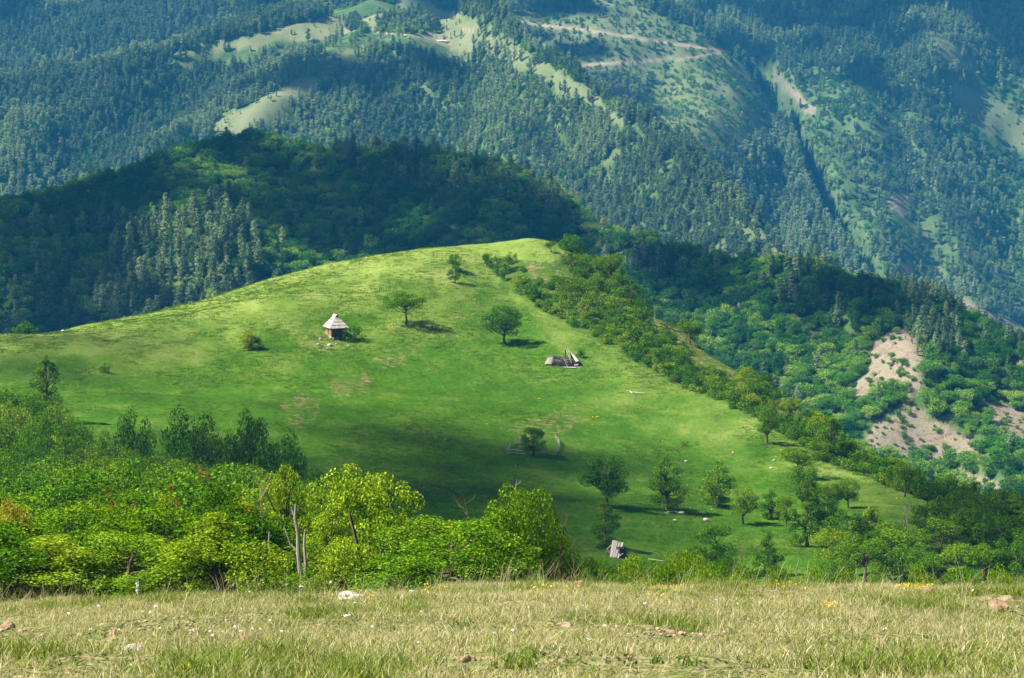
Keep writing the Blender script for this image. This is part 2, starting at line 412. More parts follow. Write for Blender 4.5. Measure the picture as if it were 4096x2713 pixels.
def tree_parts(seed, h=6.0, w=5.0, base=0.25, ncl=26, nleaf=4200, leaf=0.16, shape='oak', lean=0.0, clr=0.23, limbs=True, multi=1, trunk_r=None):
    """returns (wood MB, leaf MB), foot at the origin"""
    rg = np.random.default_rng(seed); rd = random.Random(seed)
    W, L = MB(), MB()
    z0 = h * base; cz = (z0 + h) / 2; az = (h - z0) / 2
    tr = trunk_r or 0.028 * h + 0.03
    C = []
    for i in range(ncl * 6):
        if len(C) >= ncl: break
        if shape == 'oak':
            d = rg.normal(size=3); d /= np.linalg.norm(d); q = rg.uniform(0.45, 0.92)
            p = np.array([d[0] * w / 2 * q, d[1] * w / 2 * q, cz + d[2] * az * q])
            if p[2] < z0 + az * .15 and rd.random() < .5: continue
            rr = w * clr * rg.uniform(0.6, 1.15)
        elif shape == 'spire':
            t = rg.uniform(0.0, 1.0); prof = (math.sin(math.pi * min(1, (0.16 + t * 0.84))) ** 0.7) * (1 - .35 * t)
            a = rg.uniform(0, 6.283); q = prof * w / 2 * rg.uniform(.35, 1.0)
            p = np.array([math.cos(a) * q, math.sin(a) * q, z0 + (h - z0) * t * 0.97]); rr = w * clr * (0.55 + .65 * prof) * rg.uniform(.6, 1.1)
        elif shape == 'flat':
            a = rg.uniform(0, 6.283); q = math.sqrt(rg.random()) * .95; t = rg.uniform(-.7, 1) * (1 - q * .6)
            p = np.array([math.cos(a) * q * w / 2, math.sin(a) * q * w / 2, cz + t * az * .85]); rr = w * clr * rg.uniform(.6, 1.0)
        else:                           # bush: dome down to the ground
            a = rg.uniform(0, 6.283); q = math.sqrt(rg.random()); t = rg.random() ** .8
            p = np.array([math.cos(a) * q * w / 2 * math.sqrt(1 - .75 * t * t), math.sin(a) * q * w / 2 * math.sqrt(1 - .75 * t * t), h * (.10 + .78 * t)]); rr = w * clr * rg.uniform(.55, 1.1)
        p[0] += lean * (p[2] / h) ** 1.3
        if all(np.linalg.norm(p - c) > rr * .8 for c, _ in C): C.append((p, rr))
    top = Vector((lean * .85, 0, z0 + (h - z0) * (.72 if shape != 'spire' else .93)))
    tp = []
    for i in range(6):
        t = i / 5; tp.append(Vector((lean * .85 * t ** 1.3 + rd.uniform(-.02, .02) * h * (0 < i), rd.uniform(-.02, .02) * h * (0 < i), top.z * t)))
    tp[0].z = -0.4
    if shape == 'bush':
        for k in range(5):
            a = rd.uniform(0, 6.28); e = Vector((math.cos(a) * w * .22, math.sin(a) * w * .22, h * .6))
            W.tube([(0.05 * math.cos(a), .05 * math.sin(a), -.2), e * .5 + Vector((0, 0, h * .05)), e], [tr * .5, tr * .35, tr * .12], 5)
    else:
        W.tube(tp, [tr * (1.25 if i == 0 else 1 - .17 * i) for i in range(6)], 8)
    if limbs and shape != 'bush':
        for p, rr in C:
            t = min(.92, max(.28, (p[2] - rd.uniform(.10, .30) * h) / top.z)); k = t * 5; i = min(4, int(k)); s = tp[i].lerp(tp[i + 1], k - i)
            e = Vector(p); mid = s.lerp(e, .5) + Vector((0, 0, -.04 * h + rd.uniform(-.02, .03) * h))
            L0 = (e - s).length
            W.tube([s, mid, e], [tr * .42 * (1.1 - t * .6), tr * .26 * (1.1 - t * .6), .012 + tr * .08], 5, cap=False)
    tot = sum(r * r for _, r in C)
    for p, rr in C:
        n = max(6, int(nleaf * rr * rr / tot))
        L.quads(clump_leaves(p, (rr, rr, rr * .78), n, leaf, rg))
    return W, L

def pine_parts(seed, h=12.0, w=4.4, base=0.22, wh=13, br=6, nq=9, leaf=0.42, round_=0.5):
    rg = np.random.default_rng(seed); rd = random.Random(seed)
    W, L = MB(), MB()
    W.tube([(0, 0, -.6), (rd.uniform(-.1, .1), rd.uniform(-.1, .1), h * .5), (0, 0, h * .97)], [.22, .15, .03], 6)
    for i in range(wh):
        t = i / (wh - 1); z = h * (base + (1 - base) * t * .97)
        prof = (1 - t) ** (0.75 - .35 * round_) * (0.55 + .45 * min(1, t * 3.2)) + .06
        for k in range(max(3, int(br * (1 - .45 * t)))):
            if rd.random() < .14: continue
            a = rd.uniform(0, 6.283); Lb = w / 2 * prof * rd.uniform(.62, 1.2)
            q = rg.random((nq, 1)) ** .7
            d = np.array([math.cos(a), math.sin(a), 0.0])
            P = d * Lb * q + np.array([0, 0, z]) + rg.normal(size=(nq, 3)) * np.array([.22, .22, .16]) * (leaf / .42)
            P[:, 2] += (-.12 + .30 * t) * Lb * q[:, 0]
            nn = d * .7 + np.array([0, 0, .8]) + rg.normal(size=(nq, 3)) * .55
            L.quads(cards(P, nn, leaf, .62, rg))
    return W, L

def merged(name, W, L, lm, wm=None):
    mb = MB()
    if W is not None and W.n: mb.v += W.v; mb.f += W.f; mb.s += W.s; mb.m += [0] * len(W.s); mb.n = W.n
    mb.f += [i + mb.n for i in L.f]; mb.v += L.v; mb.s += L.s; mb.m += [1] * len(L.s); mb.n += L.n
    return mb.mesh(name, [wm or M['bark'], lm])

# ------------------------------------------------------------------ layers and patches of the terrain
def trange(name):
    k = [i for i, t in enumerate(TAG) if t == name]; return k[0], k[-1]
rA, rD, rE, rF = trange('A'), trange('D'), trange('E'), trange('F')
rEdge = trange('edge')[0]; rFlank = trange('flank')[0]; rBrow = trange('brow')[0]; rBase = trange('hillbase')[0]

def inpoly(u, v, poly):
    p = np.array(poly, float); n = len(p); inside = np.zeros(np.shape(u), bool)
    j = n - 1
    for i in range(n):
        c = ((p[i, 1] > v) != (p[j, 1] > v)) & (u < (p[j, 0] - p[i, 0]) * (v - p[i, 1]) / (p[j, 1] - p[i, 1] + 1e-9) + p[i, 0])
        inside ^= c; j = i
    return inside
def anypoly(u, v, polys, j=0.0, seed=5):
    if j: du = vnoise(u * .35, v * .35, seed) * 2 * j; dv = vnoise(u * .35, v * .35, seed + 1) * 2 * j
    else: du = dv = 0
    r = np.zeros(np.shape(u), bool)
    for p in polys: r |= inpoly(u + du, v + dv, p)
    return r

G_FAR = [[(164,58),(200,47),(250,36),(300,23),(350,12),(392,7),(400,-5),(425,-5),(440,10),(458,12),(470,30),(474,54),(455,52),(440,45),(420,40),(400,36),(367,31),(340,37),(326,40),(289,40),(252,49),(208,51)],
         [(209,130),(222,116),(240,110),(267,95),(291,83),(311,79),(332,80),(317,87),(314,95),(301,96),(289,102),(285,116),(261,122),(245,129),(240,138),(225,138)],
         [(316,61),(337,50),(368,46),(367,49),(352,55),(337,56),(320,63),(318,66)]]
G_RIM = [[(458,10),(508,37),(551,66),(592,90),(604,101),(590,107),(575,101),(540,81),(500,58),(470,38)],
         [(590,95),(640,128),(620,128),(596,108)],
         [(722,216),(740,220),(770,236),(800,254),(823,272),(850,290),(890,306),(860,308),(830,298),(800,277),(770,252),(735,228)]]
T_IN = [[(373,34),(378,22),(397,17),(415,14),(438,26),(441,33),(400,35)], [(343,30),(352,22),(368,28),(366,32)]]
G_F = [[(925,22),(950,42),(974,66),(955,69),(943,60),(932,45)], [(952,80),(985,92),(1030,122),(1030,155),(985,134),(958,108)]]
G_E = [[(616,-2),(687,27),(727,50),(724,60),(690,70),(640,80),(600,84),(590,95),(551,71),(508,42),(470,12),(480,-10)],
       [(727,50),(745,66),(770,100),(780,122),(745,150),(705,160),(660,135),(640,90),(690,66)]]
ROCK_A = [[(869,348),(875,339),(889,329),(906,329),(918,338),(921,358),(926,381),(918,391),(906,400),(897,409),(875,424),(859,444),(868,460),(985,464),(970,440),(946,425),(927,416),(912,403),(906,390),(883,390),(853,401),(828,400),(853,384),(866,375),(869,364),(863,360)],
          [(985,395),(1030,415),(1030,455),(1005,440),(985,410)], [(935,466),(1000,482),(1010,502),(950,482)]]
ROCK_F = [[(770,66),(779,76),(794,88),(814,107),(816,117),(805,112),(791,96),(778,84)], [(889,200),(896,192),(909,196),(908,210),(902,217),(893,209)],
          [(950,304),(965,301),(990,311),(1030,332),(1030,356),(1000,340),(975,322)], [(900,262),(915,268),(912,282),(900,280)]]
ROADS_E = [[(471,10),(501,16),(523,22),(553,27),(590,31),(619,35),(649,40),(680,45),(705,48),(727,51)], [(550,69),(575,66),(604,64),(634,62),(687,58),(719,53),(727,52)]]
ROADS_F = [[(954,68),(972,65),(994,62),(1030,59)]]
ROADS_D = [[(374,31),(400,34),(430,38),(452,43)], [(462,29),(474,31)]]
DIRT_FL = [[(519,267),(535,262),(547,268),(549,282),(530,286)], [(548,262),(560,262),(568,272),(566,280),(553,270)], [(641,313),(655,311),(700,344),(702,366),(678,345),(653,327)],
           [(675,336),(705,350),(734,368),(744,376),(742,390),(719,378),(690,364)], [(755,386),(771,400),(797,416),(810,430),(797,430),(768,408)]]
DIRT_H = [[(282,402),(300,393),(318,398),(322,412),(300,432),(284,425)], [(372,357),(405,352),(408,366),(380,368)], [(330,378),(372,374),(370,394),(335,398)], [(320,462),(336,464),(334,472),(322,471)], [(495,428),(560,410),(590,420),(540,440)]]

def masks(x, y, z):
    fr = lookup(TR, x, y); u, v = proj(x, y, z)
    o = {}
    sm = lambda a, b, t: np.clip((t - a) / (b - a), 0, 1)
    o['fore'] = 1 - sm(rBrow + .1, rBrow + 1.0, fr)
    jit = vnoise(u * .25, v * .25, 9) * .35
    nof = anypoly(u, v, [[(465,228),(545,234),(578,258),(545,263),(519,262),(505,276),(490,290),(465,290)]], 1.5)
    o['flank'] = ~nof * sm(rEdge + .02, rEdge + .10, fr + jit * .15) * (1 - sm(rFlank + 1.2, rFlank + 2, fr)) * np.clip((u - 478) / 14, 0, 1)
    o['hill'] = (1 - o['fore']) * (1 - sm(rFlank + 1.2, rFlank + 2, fr)) * (1 - o['flank'])
    inA = (fr > rA[0] - .5) & (fr < rA[1] + .7); inD = (fr > rD[0] - .5) & (fr < rD[1] + .9)
    inE = (fr > rE[0] - .3) & (fr < rE[1] + .9); inF = fr > rF[0] - .2
    o['A'], o['D'], o['E'], o['F'] = inA, inD, inE, inF
    gD = anypoly(u, v, G_FAR, 1.6); rim = anypoly(u, v, G_RIM, 3)
    gE = (anypoly(u, v, G_E, 3) & (fr > rE[0] - .3)) & inE
    o['rim'] = rim & inD; o['gD'] = gD & (inD | (inE & (u < 460))); o['gE'] = gE; o['gF'] = anypoly(u, v, G_F, 4) & inF
    o['pale'] = o['gD'] * 1.0 + .75 * o['rim'] + o['gE'] * .55 + .7 * o['gF']
    o['rock'] = (anypoly(u, v, ROCK_A, 3) & inA) | (anypoly(u, v, ROCK_F, 2.5) & inF)
    o['dirt'] = (anypoly(u, v, DIRT_FL, 2.5) & (o['flank'] > .3)) | (anypoly(u, v, DIRT_H, 3) & (o['hill'] > .5))
    def rd(L, w): return np.clip(1.4 - np.minimum.reduce([seg_dist(u, v, p) for p in L]) / w, 0, 1)
    o['road'] = rd(ROADS_E, 1.3) * inE + rd(ROADS_F, 1.2) * inF + rd(ROADS_D, .7) * (inD | inE)
    cr = np.interp(u, [0, 100, 200, 300, 400, 530, 650, 760, 860, 960], [340, 325, 302, 278, 258, 250, 372, 420, 470, 512])
    o['dry'] = np.clip(1 - (v - cr) / np.interp(u, [0, 300, 530, 1000], [30, 85, 95, 40]) + fbm(u * 1.0, v * 3.0, 40, 3, 91) * .9, 0, 1) * o['hill'] * np.interp(u, [0, 480, 600, 1000], [.9, 1, .5, .55])
    o['u'], o['v'], o['fr'] = u, v, fr
    return o

# ------------------------------------------------------------------ the ground sheet
APEX = 14.0
sc_in = np.linspace(-0.235, 0.235, 1010)
side = 0.235 + np.cumsum(np.linspace(.004, .06, 22))
scol = np.concatenate([-side[::-1], sc_in, side])
yr = np.concatenate([np.linspace(-10, 11, 40)[:-1], np.exp(np.linspace(math.log(25), math.log(46), 200))[:-1] - 14, np.exp(np.linspace(math.log(32), math.log(250), 90))[:-1],
                     np.linspace(250, 650, 330)[:-1], np.linspace(650, 1200, 260)[:-1], np.linspace(1200, 3400, 520)[:-1], np.linspace(3400, 5200, 16)])
GX = scol[None, :] * (yr[:, None] + APEX); GY = np.repeat(yr[:, None], len(scol), 1)
GZ = H(GX, np.maximum(GY, 0.0)); 
nr, nc = GX.shape
idx = np.arange(nr * nc).reshape(nr, nc)
quads = np.stack([idx[:-1, :-1], idx[:-1, 1:], idx[1:, 1:], idx[1:, :-1]], -1).reshape(-1)
MK = masks(GX.ravel(), np.maximum(GY.ravel(), .5), GZ.ravel())

def ground_mat():
    m, nt, out = nodes('ground_cover')
    ga = N(nt, 'Attribute', attribute_name='cover'); gb = N(nt, 'Attribute', attribute_name='bare')
    sa = N(nt, 'SeparateColor'); sb = N(nt, 'SeparateColor')
    nt.links.new(ga.outputs['Color'], sa.inputs[0]); nt.links.new(gb.outputs['Color'], sb.inputs[0])
    geo = N(nt, 'NewGeometry')
    def noise(scale, det=5, stretch=None, rough=.6):
        n = N(nt, 'TexNoise'); n.inputs['Scale'].default_value = scale; n.inputs['Detail'].default_value = det; n.inputs['Roughness'].default_value = rough
        src = geo.outputs['Position']
        if stretch:
            mp = N(nt, 'Mapping'); mp.inputs['Scale'].default_value = stretch; mp.inputs['Rotation'].default_value = (0, 0, .25); nt.links.new(src, mp.inputs[0]); src = mp.outputs[0]
        nt.links.new(src, n.inputs['Vector']); return n.outputs[0]
    n1 = noise(.022, 6); n2 = noise(.16, 6, (1, .55, 1), .7); n3 = noise(1.5, 5, (1, .4, 1), .75); n4 = noise(.6, 8, None, .75)
    # lush hill grass
    a = ramp(nt, [(.30, (.022, .085, .005)), (.50, (.048, .130, .008)), (.70, (.10, .180, .018))], n1)
    b = ramp(nt, [(.30, (.030, .090, .006)), (.52, (.070, .155, .012)), (.72, (.19, .23, .050))], n2)
    hill = mixc(nt, .55, a, b)
    c = ramp(nt, [(.25, (.50, .56, .45)), (.5, (.95, .97, .92)), (.75, (1.6, 1.45, 1.5))], n3)
    hill = mixc(nt, .85, hill, c, 'MULTIPLY')
    hill = mixc(nt, gb.outputs['Alpha'], hill, ramp(nt, [(.3, (.13, .20, .028)), (.55, (.21, .27, .055)), (.75, (.33, .35, .12))], n2))
    # dirt flecks
    dirtc = ramp(nt, [(.3, (.12, .075, .035)), (.7, (.33, .22, .13))], n3)
    # flank: thin grass over earth
    fl = ramp(nt, [(.30, (.030, .080, .010)), (.50, (.06, .12, .014)), (.62, (.11, .13, .03)), (.76, (.17, .12, .06))], n4)
    # foreground turf
    n5 = noise(7.0, 8, None, .7)
    fg = ramp(nt, [(.3, (.06, .075, .022)), (.48, (.12, .14, .045)), (.58, (.24, .20, .10)), (.72, (.36, .24, .15))], n5)
    # forest floor and far grass
    ff = ramp(nt, [(.3, (.035, .080, .025)), (.5, (.070, .12, .04)), (.7, (.15, .17, .075))], noise(.05, 7, None, .7))
    pg = ramp(nt, [(.3, (.12, .155, .060)), (.55, (.18, .20, .095)), (.7, (.25, .235, .13))], noise(.03, 6, None, .7))
    rk = ramp(nt, [(.36, (.07, .055, .04)), (.45, (.19, .15, .11)), (.54, (.28, .235, .175)), (.58, (.14, .15, .06)), (.70, (.16, .18, .07))], noise(.22, 10, None, .85))
    rd = (.34, .26, .19)
    base = mixc(nt, math_(nt, 'MULTIPLY', sb.outputs[0], 1.0, True), ff, pg)
    base = mixc(nt, sb.outputs[1], base, rk)
    base = mixc(nt, sb.outputs[2], base, rd)
    hf = mixc(nt, sa.outputs[2], hill, fl)
    fleck = math_(nt, 'MULTIPLY', ga.outputs['Alpha'], math_(nt, 'MULTIPLY', math_(nt, 'SUBTRACT', n4, .50), 9.0, True), True)
    hf = mixc(nt, fleck, hf, dirtc)
    hm = math_(nt, 'ADD', sa.outputs[1], sa.outputs[2], True)
    base = mixc(nt, hm, base, hf)
    base = mixc(nt, sa.outputs[0], base, fg)
    p = N(nt, 'BsdfPrincipled'); p.inputs['Roughness'].default_value = 1.0; p.inputs['Specular IOR Level'].default_value = 0.0
    nt.links.new(base, p.inputs['Base Color'])
    bu = N(nt, 'Bump'); bu.inputs['Strength'].default_value = .9; bu.inputs['Distance'].default_value = .35
    nt.links.new(math_(nt, 'ADD', n3, n2), bu.inputs['Height']); nt.links.new(bu.outputs[0], p.inputs['Normal'])
    nt.links.new(p.outputs[0], out.inputs[0])
    return m
M['ground'] = ground_mat()
gme = mk_mesh('ground', np.stack([GX, GY, GZ], -1).reshape(-1, 3), quads, np.full((nr - 1) * (nc - 1), 4), [M['ground']], smooth=True)
def vcol(me, name, r, g, b, a=None):
    at = me.attributes.new(name, 'FLOAT_COLOR', 'POINT')
    c = np.stack([np.asarray(q, float) for q in (r, g, b, a if a is not None else np.ones_like(r))], -1).astype(np.float32)
    at.data.foreach_set('color', c.ravel())
vcol(gme, 'cover', MK['fore'], MK['hill'], MK['flank'], MK['dirt'] * 1.0)
vcol(gme, 'bare', MK['pale'], MK['rock'] * 1.0, np.clip(MK['road'], 0, 1), MK['dry'])
ground = link('ground', gme); tag(ground, 'grassy hillsides and wooded mountain slopes', 'ground', kind='structure')

# ------------------------------------------------------------------ camera, sun, sky
cam = bpy.data.objects.new('camera', bpy.data.cameras.new('camera')); col.objects.link(cam)
cam.data.sensor_width = 36.0
cam.data.lens = F * 36.0 / 1024
cam.rotation_euler = (R(90) - PITCH, 0, 0); cam.data.clip_start = 0.5; cam.data.clip_end = 20000
scene.camera = cam
SUN = Vector((-0.86, -0.12, 1.0)).normalized()
sd = bpy.data.lights.new('sun', 'SUN'); sd.energy = 5.0; sd.angle = R(0.55); sd.color = (1.0, 0.95, 0.84)
sun = bpy.data.objects.new('sun', sd); col.objects.link(sun); sun.rotation_euler = SUN.to_track_quat('Z', 'Y').to_euler()
sun.location = SUN * 500
w = bpy.data.worlds.new('World'); scene.world = w; w.use_nodes = True
bg = w.node_tree.nodes['Background']; sk = w.node_tree.nodes.new('ShaderNodeTexSky'); sk.sky_type = 'NISHITA'; sk.sun_disc = False
sk.sun_elevation = math.asin(SUN.z); sk.sun_rotation = math.atan2(SUN.x, SUN.y)
w.node_tree.links.new(sk.outputs[0], bg.inputs[0]); bg.inputs[1].default_value = 0.05
scene.view_settings.view_transform = 'Standard'; scene.view_settings.look = 'None'; scene.view_settings.exposure = 1.2
scene.render.engine = 'CYCLES'
cy = scene.cycles
cy.max_bounces = 5; cy.diffuse_bounces = 2; cy.transmission_bounces = 3; cy.volume_bounces = 0; cy.glossy_bounces = 1; cy.transparent_max_bounces = 4
cy.use_denoising = True; cy.use_adaptive_sampling = True; cy.adaptive_threshold = 0.02
try: cy.denoiser = 'OPENIMAGEDENOISE'
except Exception: pass
#--PART3--

# ------------------------------------------------------------------ far woods: instanced on points (one object per wood)
def proto_collection(name, meshes):
    c = bpy.data.collections.new(name)
    for i, me in enumerate(meshes):
        o = bpy.data.objects.new('%s_source_%02d' % (name, i), me); c.objects.link(o)
    return c
def scatter(name, P, protos, scale, rot, idx, label, kind='stuff', tilt=None):
    me = bpy.data.meshes.new(name); me.vertices.add(len(P)); me.vertices.foreach_set('co', np.asarray(P, np.float32).ravel())
    a = me.attributes.new('sc', 'FLOAT_VECTOR', 'POINT'); a.data.foreach_set('vector', np.asarray(scale, np.float32).ravel())
    a = me.attributes.new('ro', 'FLOAT_VECTOR', 'POINT'); rr = np.zeros((len(P), 3), np.float32); rr[:, 2] = rot
    if tilt is not None: rr[:, :2] = tilt
    a.data.foreach_set('vector', rr.ravel())
    a = me.attributes.new('ix', 'INT', 'POINT'); a.data.foreach_set('value', np.asarray(idx, np.int32))
    o = link(name, me); tag(o, label, kind=kind)
    ng = bpy.data.node_groups.new(name, 'GeometryNodeTree')
    ng.interface.new_socket('Geometry', in_out='INPUT', socket_type='NodeSocketGeometry'); ng.interface.new_socket('Geometry', in_out='OUTPUT', socket_type='NodeSocketGeometry')
    gi = ng.nodes.new('NodeGroupInput'); go = ng.nodes.new('NodeGroupOutput')
    ci = ng.nodes.new('GeometryNodeCollectionInfo'); ci.inputs['Collection'].default_value = protos
    ci.inputs['Separate Children'].default_value = True; ci.inputs['Reset Children'].default_value = True
    ip = ng.nodes.new('GeometryNodeInstanceOnPoints'); ip.inputs['Pick Instance'].default_value = True
    def attr(n, t):
        k = ng.nodes.new('GeometryNodeInputNamedAttribute'); k.data_type = t; k.inputs['Name'].default_value = n; return k.outputs['Attribute']
    ng.links.new(gi.outputs[0], ip.inputs['Points']); ng.links.new(ci.outputs[0], ip.inputs['Instance'])
    ng.links.new(attr('ix', 'INT'), ip.inputs['Instance Index'])
    e2r = ng.nodes.new('FunctionNodeEulerToRotation'); ng.links.new(attr('ro', 'FLOAT_VECTOR'), e2r.inputs[0]); ng.links.new(e2r.outputs[0], ip.inputs['Rotation'])
    ng.links.new(attr('sc', 'FLOAT_VECTOR'), ip.inputs['Scale'])
    ng.links.new(ip.outputs[0], go.inputs[0])
    md = o.modifiers.new('instances', 'NODES'); md.node_group = ng
    return o

NV = 6
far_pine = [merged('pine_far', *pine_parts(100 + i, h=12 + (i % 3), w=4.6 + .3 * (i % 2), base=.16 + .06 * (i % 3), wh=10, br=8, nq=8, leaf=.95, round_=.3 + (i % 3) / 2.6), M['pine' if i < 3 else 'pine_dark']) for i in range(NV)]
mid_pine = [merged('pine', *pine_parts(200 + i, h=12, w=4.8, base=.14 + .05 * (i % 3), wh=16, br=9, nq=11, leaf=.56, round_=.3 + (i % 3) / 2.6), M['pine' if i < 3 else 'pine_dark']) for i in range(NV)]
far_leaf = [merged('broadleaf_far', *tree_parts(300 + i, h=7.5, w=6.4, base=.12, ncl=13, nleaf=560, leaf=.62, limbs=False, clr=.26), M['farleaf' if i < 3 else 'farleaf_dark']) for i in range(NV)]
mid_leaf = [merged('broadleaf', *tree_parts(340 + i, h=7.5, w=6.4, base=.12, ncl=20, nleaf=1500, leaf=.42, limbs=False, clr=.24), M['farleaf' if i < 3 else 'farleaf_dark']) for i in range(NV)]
bare_far = []
for i in range(3):
    mb = MB(); rd = random.Random(400 + i)
    mb.tube([(0, 0, -.5), (.1, 0, 5), (rd.uniform(-.3, .3), 0, 10)], [.20, .15, .05], 5)
    for k in range(9):
        z = rd.uniform(3, 9.4); a = rd.uniform(0, 6.28); l = rd.uniform(.6, 1.6) * (1.2 - z / 12)
        mb.tube([(.05, 0, z), (math.cos(a) * l, math.sin(a) * l, z + .3)], [.05, .02], 4)
    bare_far.append(mb.mesh('bare_trunk', [M['bark_pale']]))

def cand(n, y0, y1, s0, s1):
    """uniform by ground area"""
    y = np.sqrt(rng.random(n) * (y1 * y1 - y0 * y0) + y0 * y0); s = rng.uniform(s0, s1, n)
    return s * y, y
def pick(y0, y1, per_m2, s=0.25):
    n = int(per_m2 * (y1 * y1 - y0 * y0) * s); x, y = cand(n, y0, y1, -s, s); z = H(x, y)
    k = visible(x, y, z + 13, .004) ; return x[k], y[k], z[k]
S_A = [(118,196),(150,178),(185,182),(212,194),(232,208),(254,224),(268,300),(262,350),(118,350),(95,300),(100,240)]    # the pine spur
pineP, leafP, deadP = [], [], []
def blocks(u, v, polys, lo=3, hi=12):
    r = np.zeros(np.shape(u), bool)
    for d in (lo, (lo + hi) / 2, hi): r |= anypoly(u, v - d, polys)
    return r
def woods():
    # mid ridge
    x, y, z = pick(840, 1240, .17); m = masks(x, y, z); k = m['A']; u, v = m['u'], m['v']
    big = fbm(x, y, 60, 3, 31)
    crest = np.interp(u, [0, 100, 250, 330, 420, 560, 700, 800, 900, 960, 1024], [212, 183, 135, 150, 171, 205, 262, 281, 303, 325, 360])
    pp = .05 + .8 * (big > .24)
    pp = np.where(inpoly(u, v, S_A), .86, pp)
    pp = np.where((u > 330) & (v < crest + 22), np.where(u > 600, .30, .6), pp)
    pp = np.where((u < 330) & (v < crest + 60) & (u > 95), .03, pp)
    pp = np.where((u < 110) & (v > 235), .35, pp)
    pp = np.where((u > 905) & (u < 965) & (v < 365), .8, pp)
    dens = np.where(m['rock'], .50, 1.0)
    dens = np.where(blocks(u, v, ROCK_A, 3, 15) & ~m['rock'], .25, dens)
    dens = np.where((u > 835) & (v > 385) & ~m['rock'], .75, dens)
    k &= rng.random(len(x)) < dens
    isp = rng.random(len(x)) < pp * .6 / (1 - pp * .4); k &= (rng.random(len(x)) < np.where(isp, .62, 1))
    hs = np.where(isp, rng.beta(2.2, 1.6, len(x)) * .70 + .36, rng.beta(1.8, 2.4, len(x)) * .62 + .32) * np.where(m['rock'], rng.uniform(.2, .5, len(x)), 1)
    hs = np.where(isp & (u > 330), hs * .74, hs)
    for sel, L in ((k & isp, pineP), (k & ~isp, leafP)): L.append(np.stack([x[sel], y[sel], z[sel], hs[sel]], 1))
    # far central ridge
    x, y, z = pick(1300, 2420, .15); m = masks(x, y, z); u, v = m['u'], m['v']; k = m['D']
    big = fbm(x, y, 90, 4, 41); low = np.clip((v - np.interp(u, [0, 300, 600, 900], [150, 110, 180, 300])) / 60, 0, 1)
    pp = .93 - .80 * (big > -.02) * low - .35 * (big > .22)
    tin = anypoly(u, v, T_IN, 1)
    dens = np.where(m['gD'] & ~tin, .075, 1.0); dens = np.where(m['rim'], .12, dens); dens = np.where(blocks(u, v, G_FAR, 2, 15) & ~m['gD'], .05, dens); dens = np.where(blocks(u, v, G_RIM, 2, 9) & ~m['rim'], .22, dens)
    near_g2 = inpoly(u, v, [(180,165),(200,130),(300,70),(345,80),(300,120),(250,150)]); dens = np.where(near_g2 & ~m['gD'], .6, dens)
    thin = (u > 560) & (v > 120) & (np.abs(fbm(x, y, 70, 3, 47)) < .06); dens = np.where(thin, .45, dens)
    k &= rng.random(len(x)) < dens
    isp = rng.random(len(x)) < pp; hs = rng.beta(1.8, 1.9, len(x)) * .64 + .22; hs = np.where(m['gD'] & ~tin, hs * .45, hs)
    for sel, L in ((k & isp, pineP), (k & ~isp, leafP)): L.append(np.stack([x[sel], y[sel], z[sel], hs[sel]], 1))
    dd = (rng.random(len(x)) < .02) & k & (v > 60) & (u > 480); deadP.append(np.stack([x[dd], y[dd], z[dd], hs[dd]], 1))
    # forest behind the grassy ridge, upper left
    x, y, z = pick(2100, 3050, .09); m = masks(x, y, z); u, v = m['u'], m['v']; k = m['E'] & (u <= 470) & ~m['gD']
    isp = rng.random(len(x)) < .9; hs = rng.beta(1.8, 1.9, len(x)) * .72 + .3
    for sel, L in ((k & isp, pineP), (k & ~isp, leafP)): L.append(np.stack([x[sel], y[sel], z[sel], hs[sel]], 1))
    # terraces
    x, y, z = pick(2300, 3050, .045); m = masks(x, y, z); u, v = m['u'], m['v']; k = m['E'] & (u > 470)
    ro = m['road'] > .1
    bush = m['gE']; top = (v < 14) & (u < 590)
    dens = np.where(bush & ~top, .8, .95); dens = np.where(bush & (fbm(x, y, 60, 3, 51) > .12) & ~top, .75, dens)
    k &= (rng.random(len(x)) < dens) & ~ro
    isp = np.where(bush & ~top, rng.random(len(x)) < .12, rng.random(len(x)) < .8)
    hs = np.where(bush & ~top, rng.uniform(.15, .60, len(x)), rng.uniform(.6, 1.1, len(x)))
    for sel, L in ((k & isp, pineP), (k & ~isp, leafP)): L.append(np.stack([x[sel], y[sel], z[sel], hs[sel]], 1))
    # far valley side
    x, y, z = pick(2200, 3650, .065); m = masks(x, y, z); u, v = m['u'], m['v']; k = m['F'] & (u > 500)
    big = fbm(x, y, 130, 4, 61); sp = np.exp(-(seg_dist(u, v, [(925,20),(905,90),(925,170),(960,260),(990,330)]) / 34) ** 2)
    pp = np.where(v < 75, .85, .22 + .5 * sp + .25 * (big > .1)); pp = np.where((u < 800) & (v > 75), .6, pp)
    dens = np.where(v < 70, 1, .80); dens = np.where(m['gF'], .62, dens); dens = np.where(m['rock'], .10, dens)
    op = fbm(x, y, 110, 4, 66); dens = np.where((v > 80) & (op > .06) & (u > 800), .38, dens)
    dens = np.where(blocks(u, v, G_F + ROCK_F, 2, 9), dens * .3, dens); clear = inpoly(u, v, [(758,8),(800,-10),(745,-20),(690,-5),(700,5),(735,4)]); dens = np.where(clear, .0, dens)
    k &= (rng.random(len(x)) < dens) & ~(m['road'] > .1)
    isp = rng.random(len(x)) < pp; hs = (rng.beta(1.8, 1.9, len(x)) * .72 + .25) * np.where(isp, 1.05, .9) * np.where(m['gF'], .6, 1)
    for sel, L in ((k & isp, pineP), (k & ~isp, leafP)): L.append(np.stack([x[sel], y[sel], z[sel], hs[sel]], 1))
    dd = (rng.random(len(x)) < .02) & k & (v > 80); deadP.append(np.stack([x[dd], y[dd], z[dd], hs[dd]], 1))
woods()
pineP = np.concatenate(pineP); leafP = np.concatenate(leafP); deadP = np.concatenate(deadP)
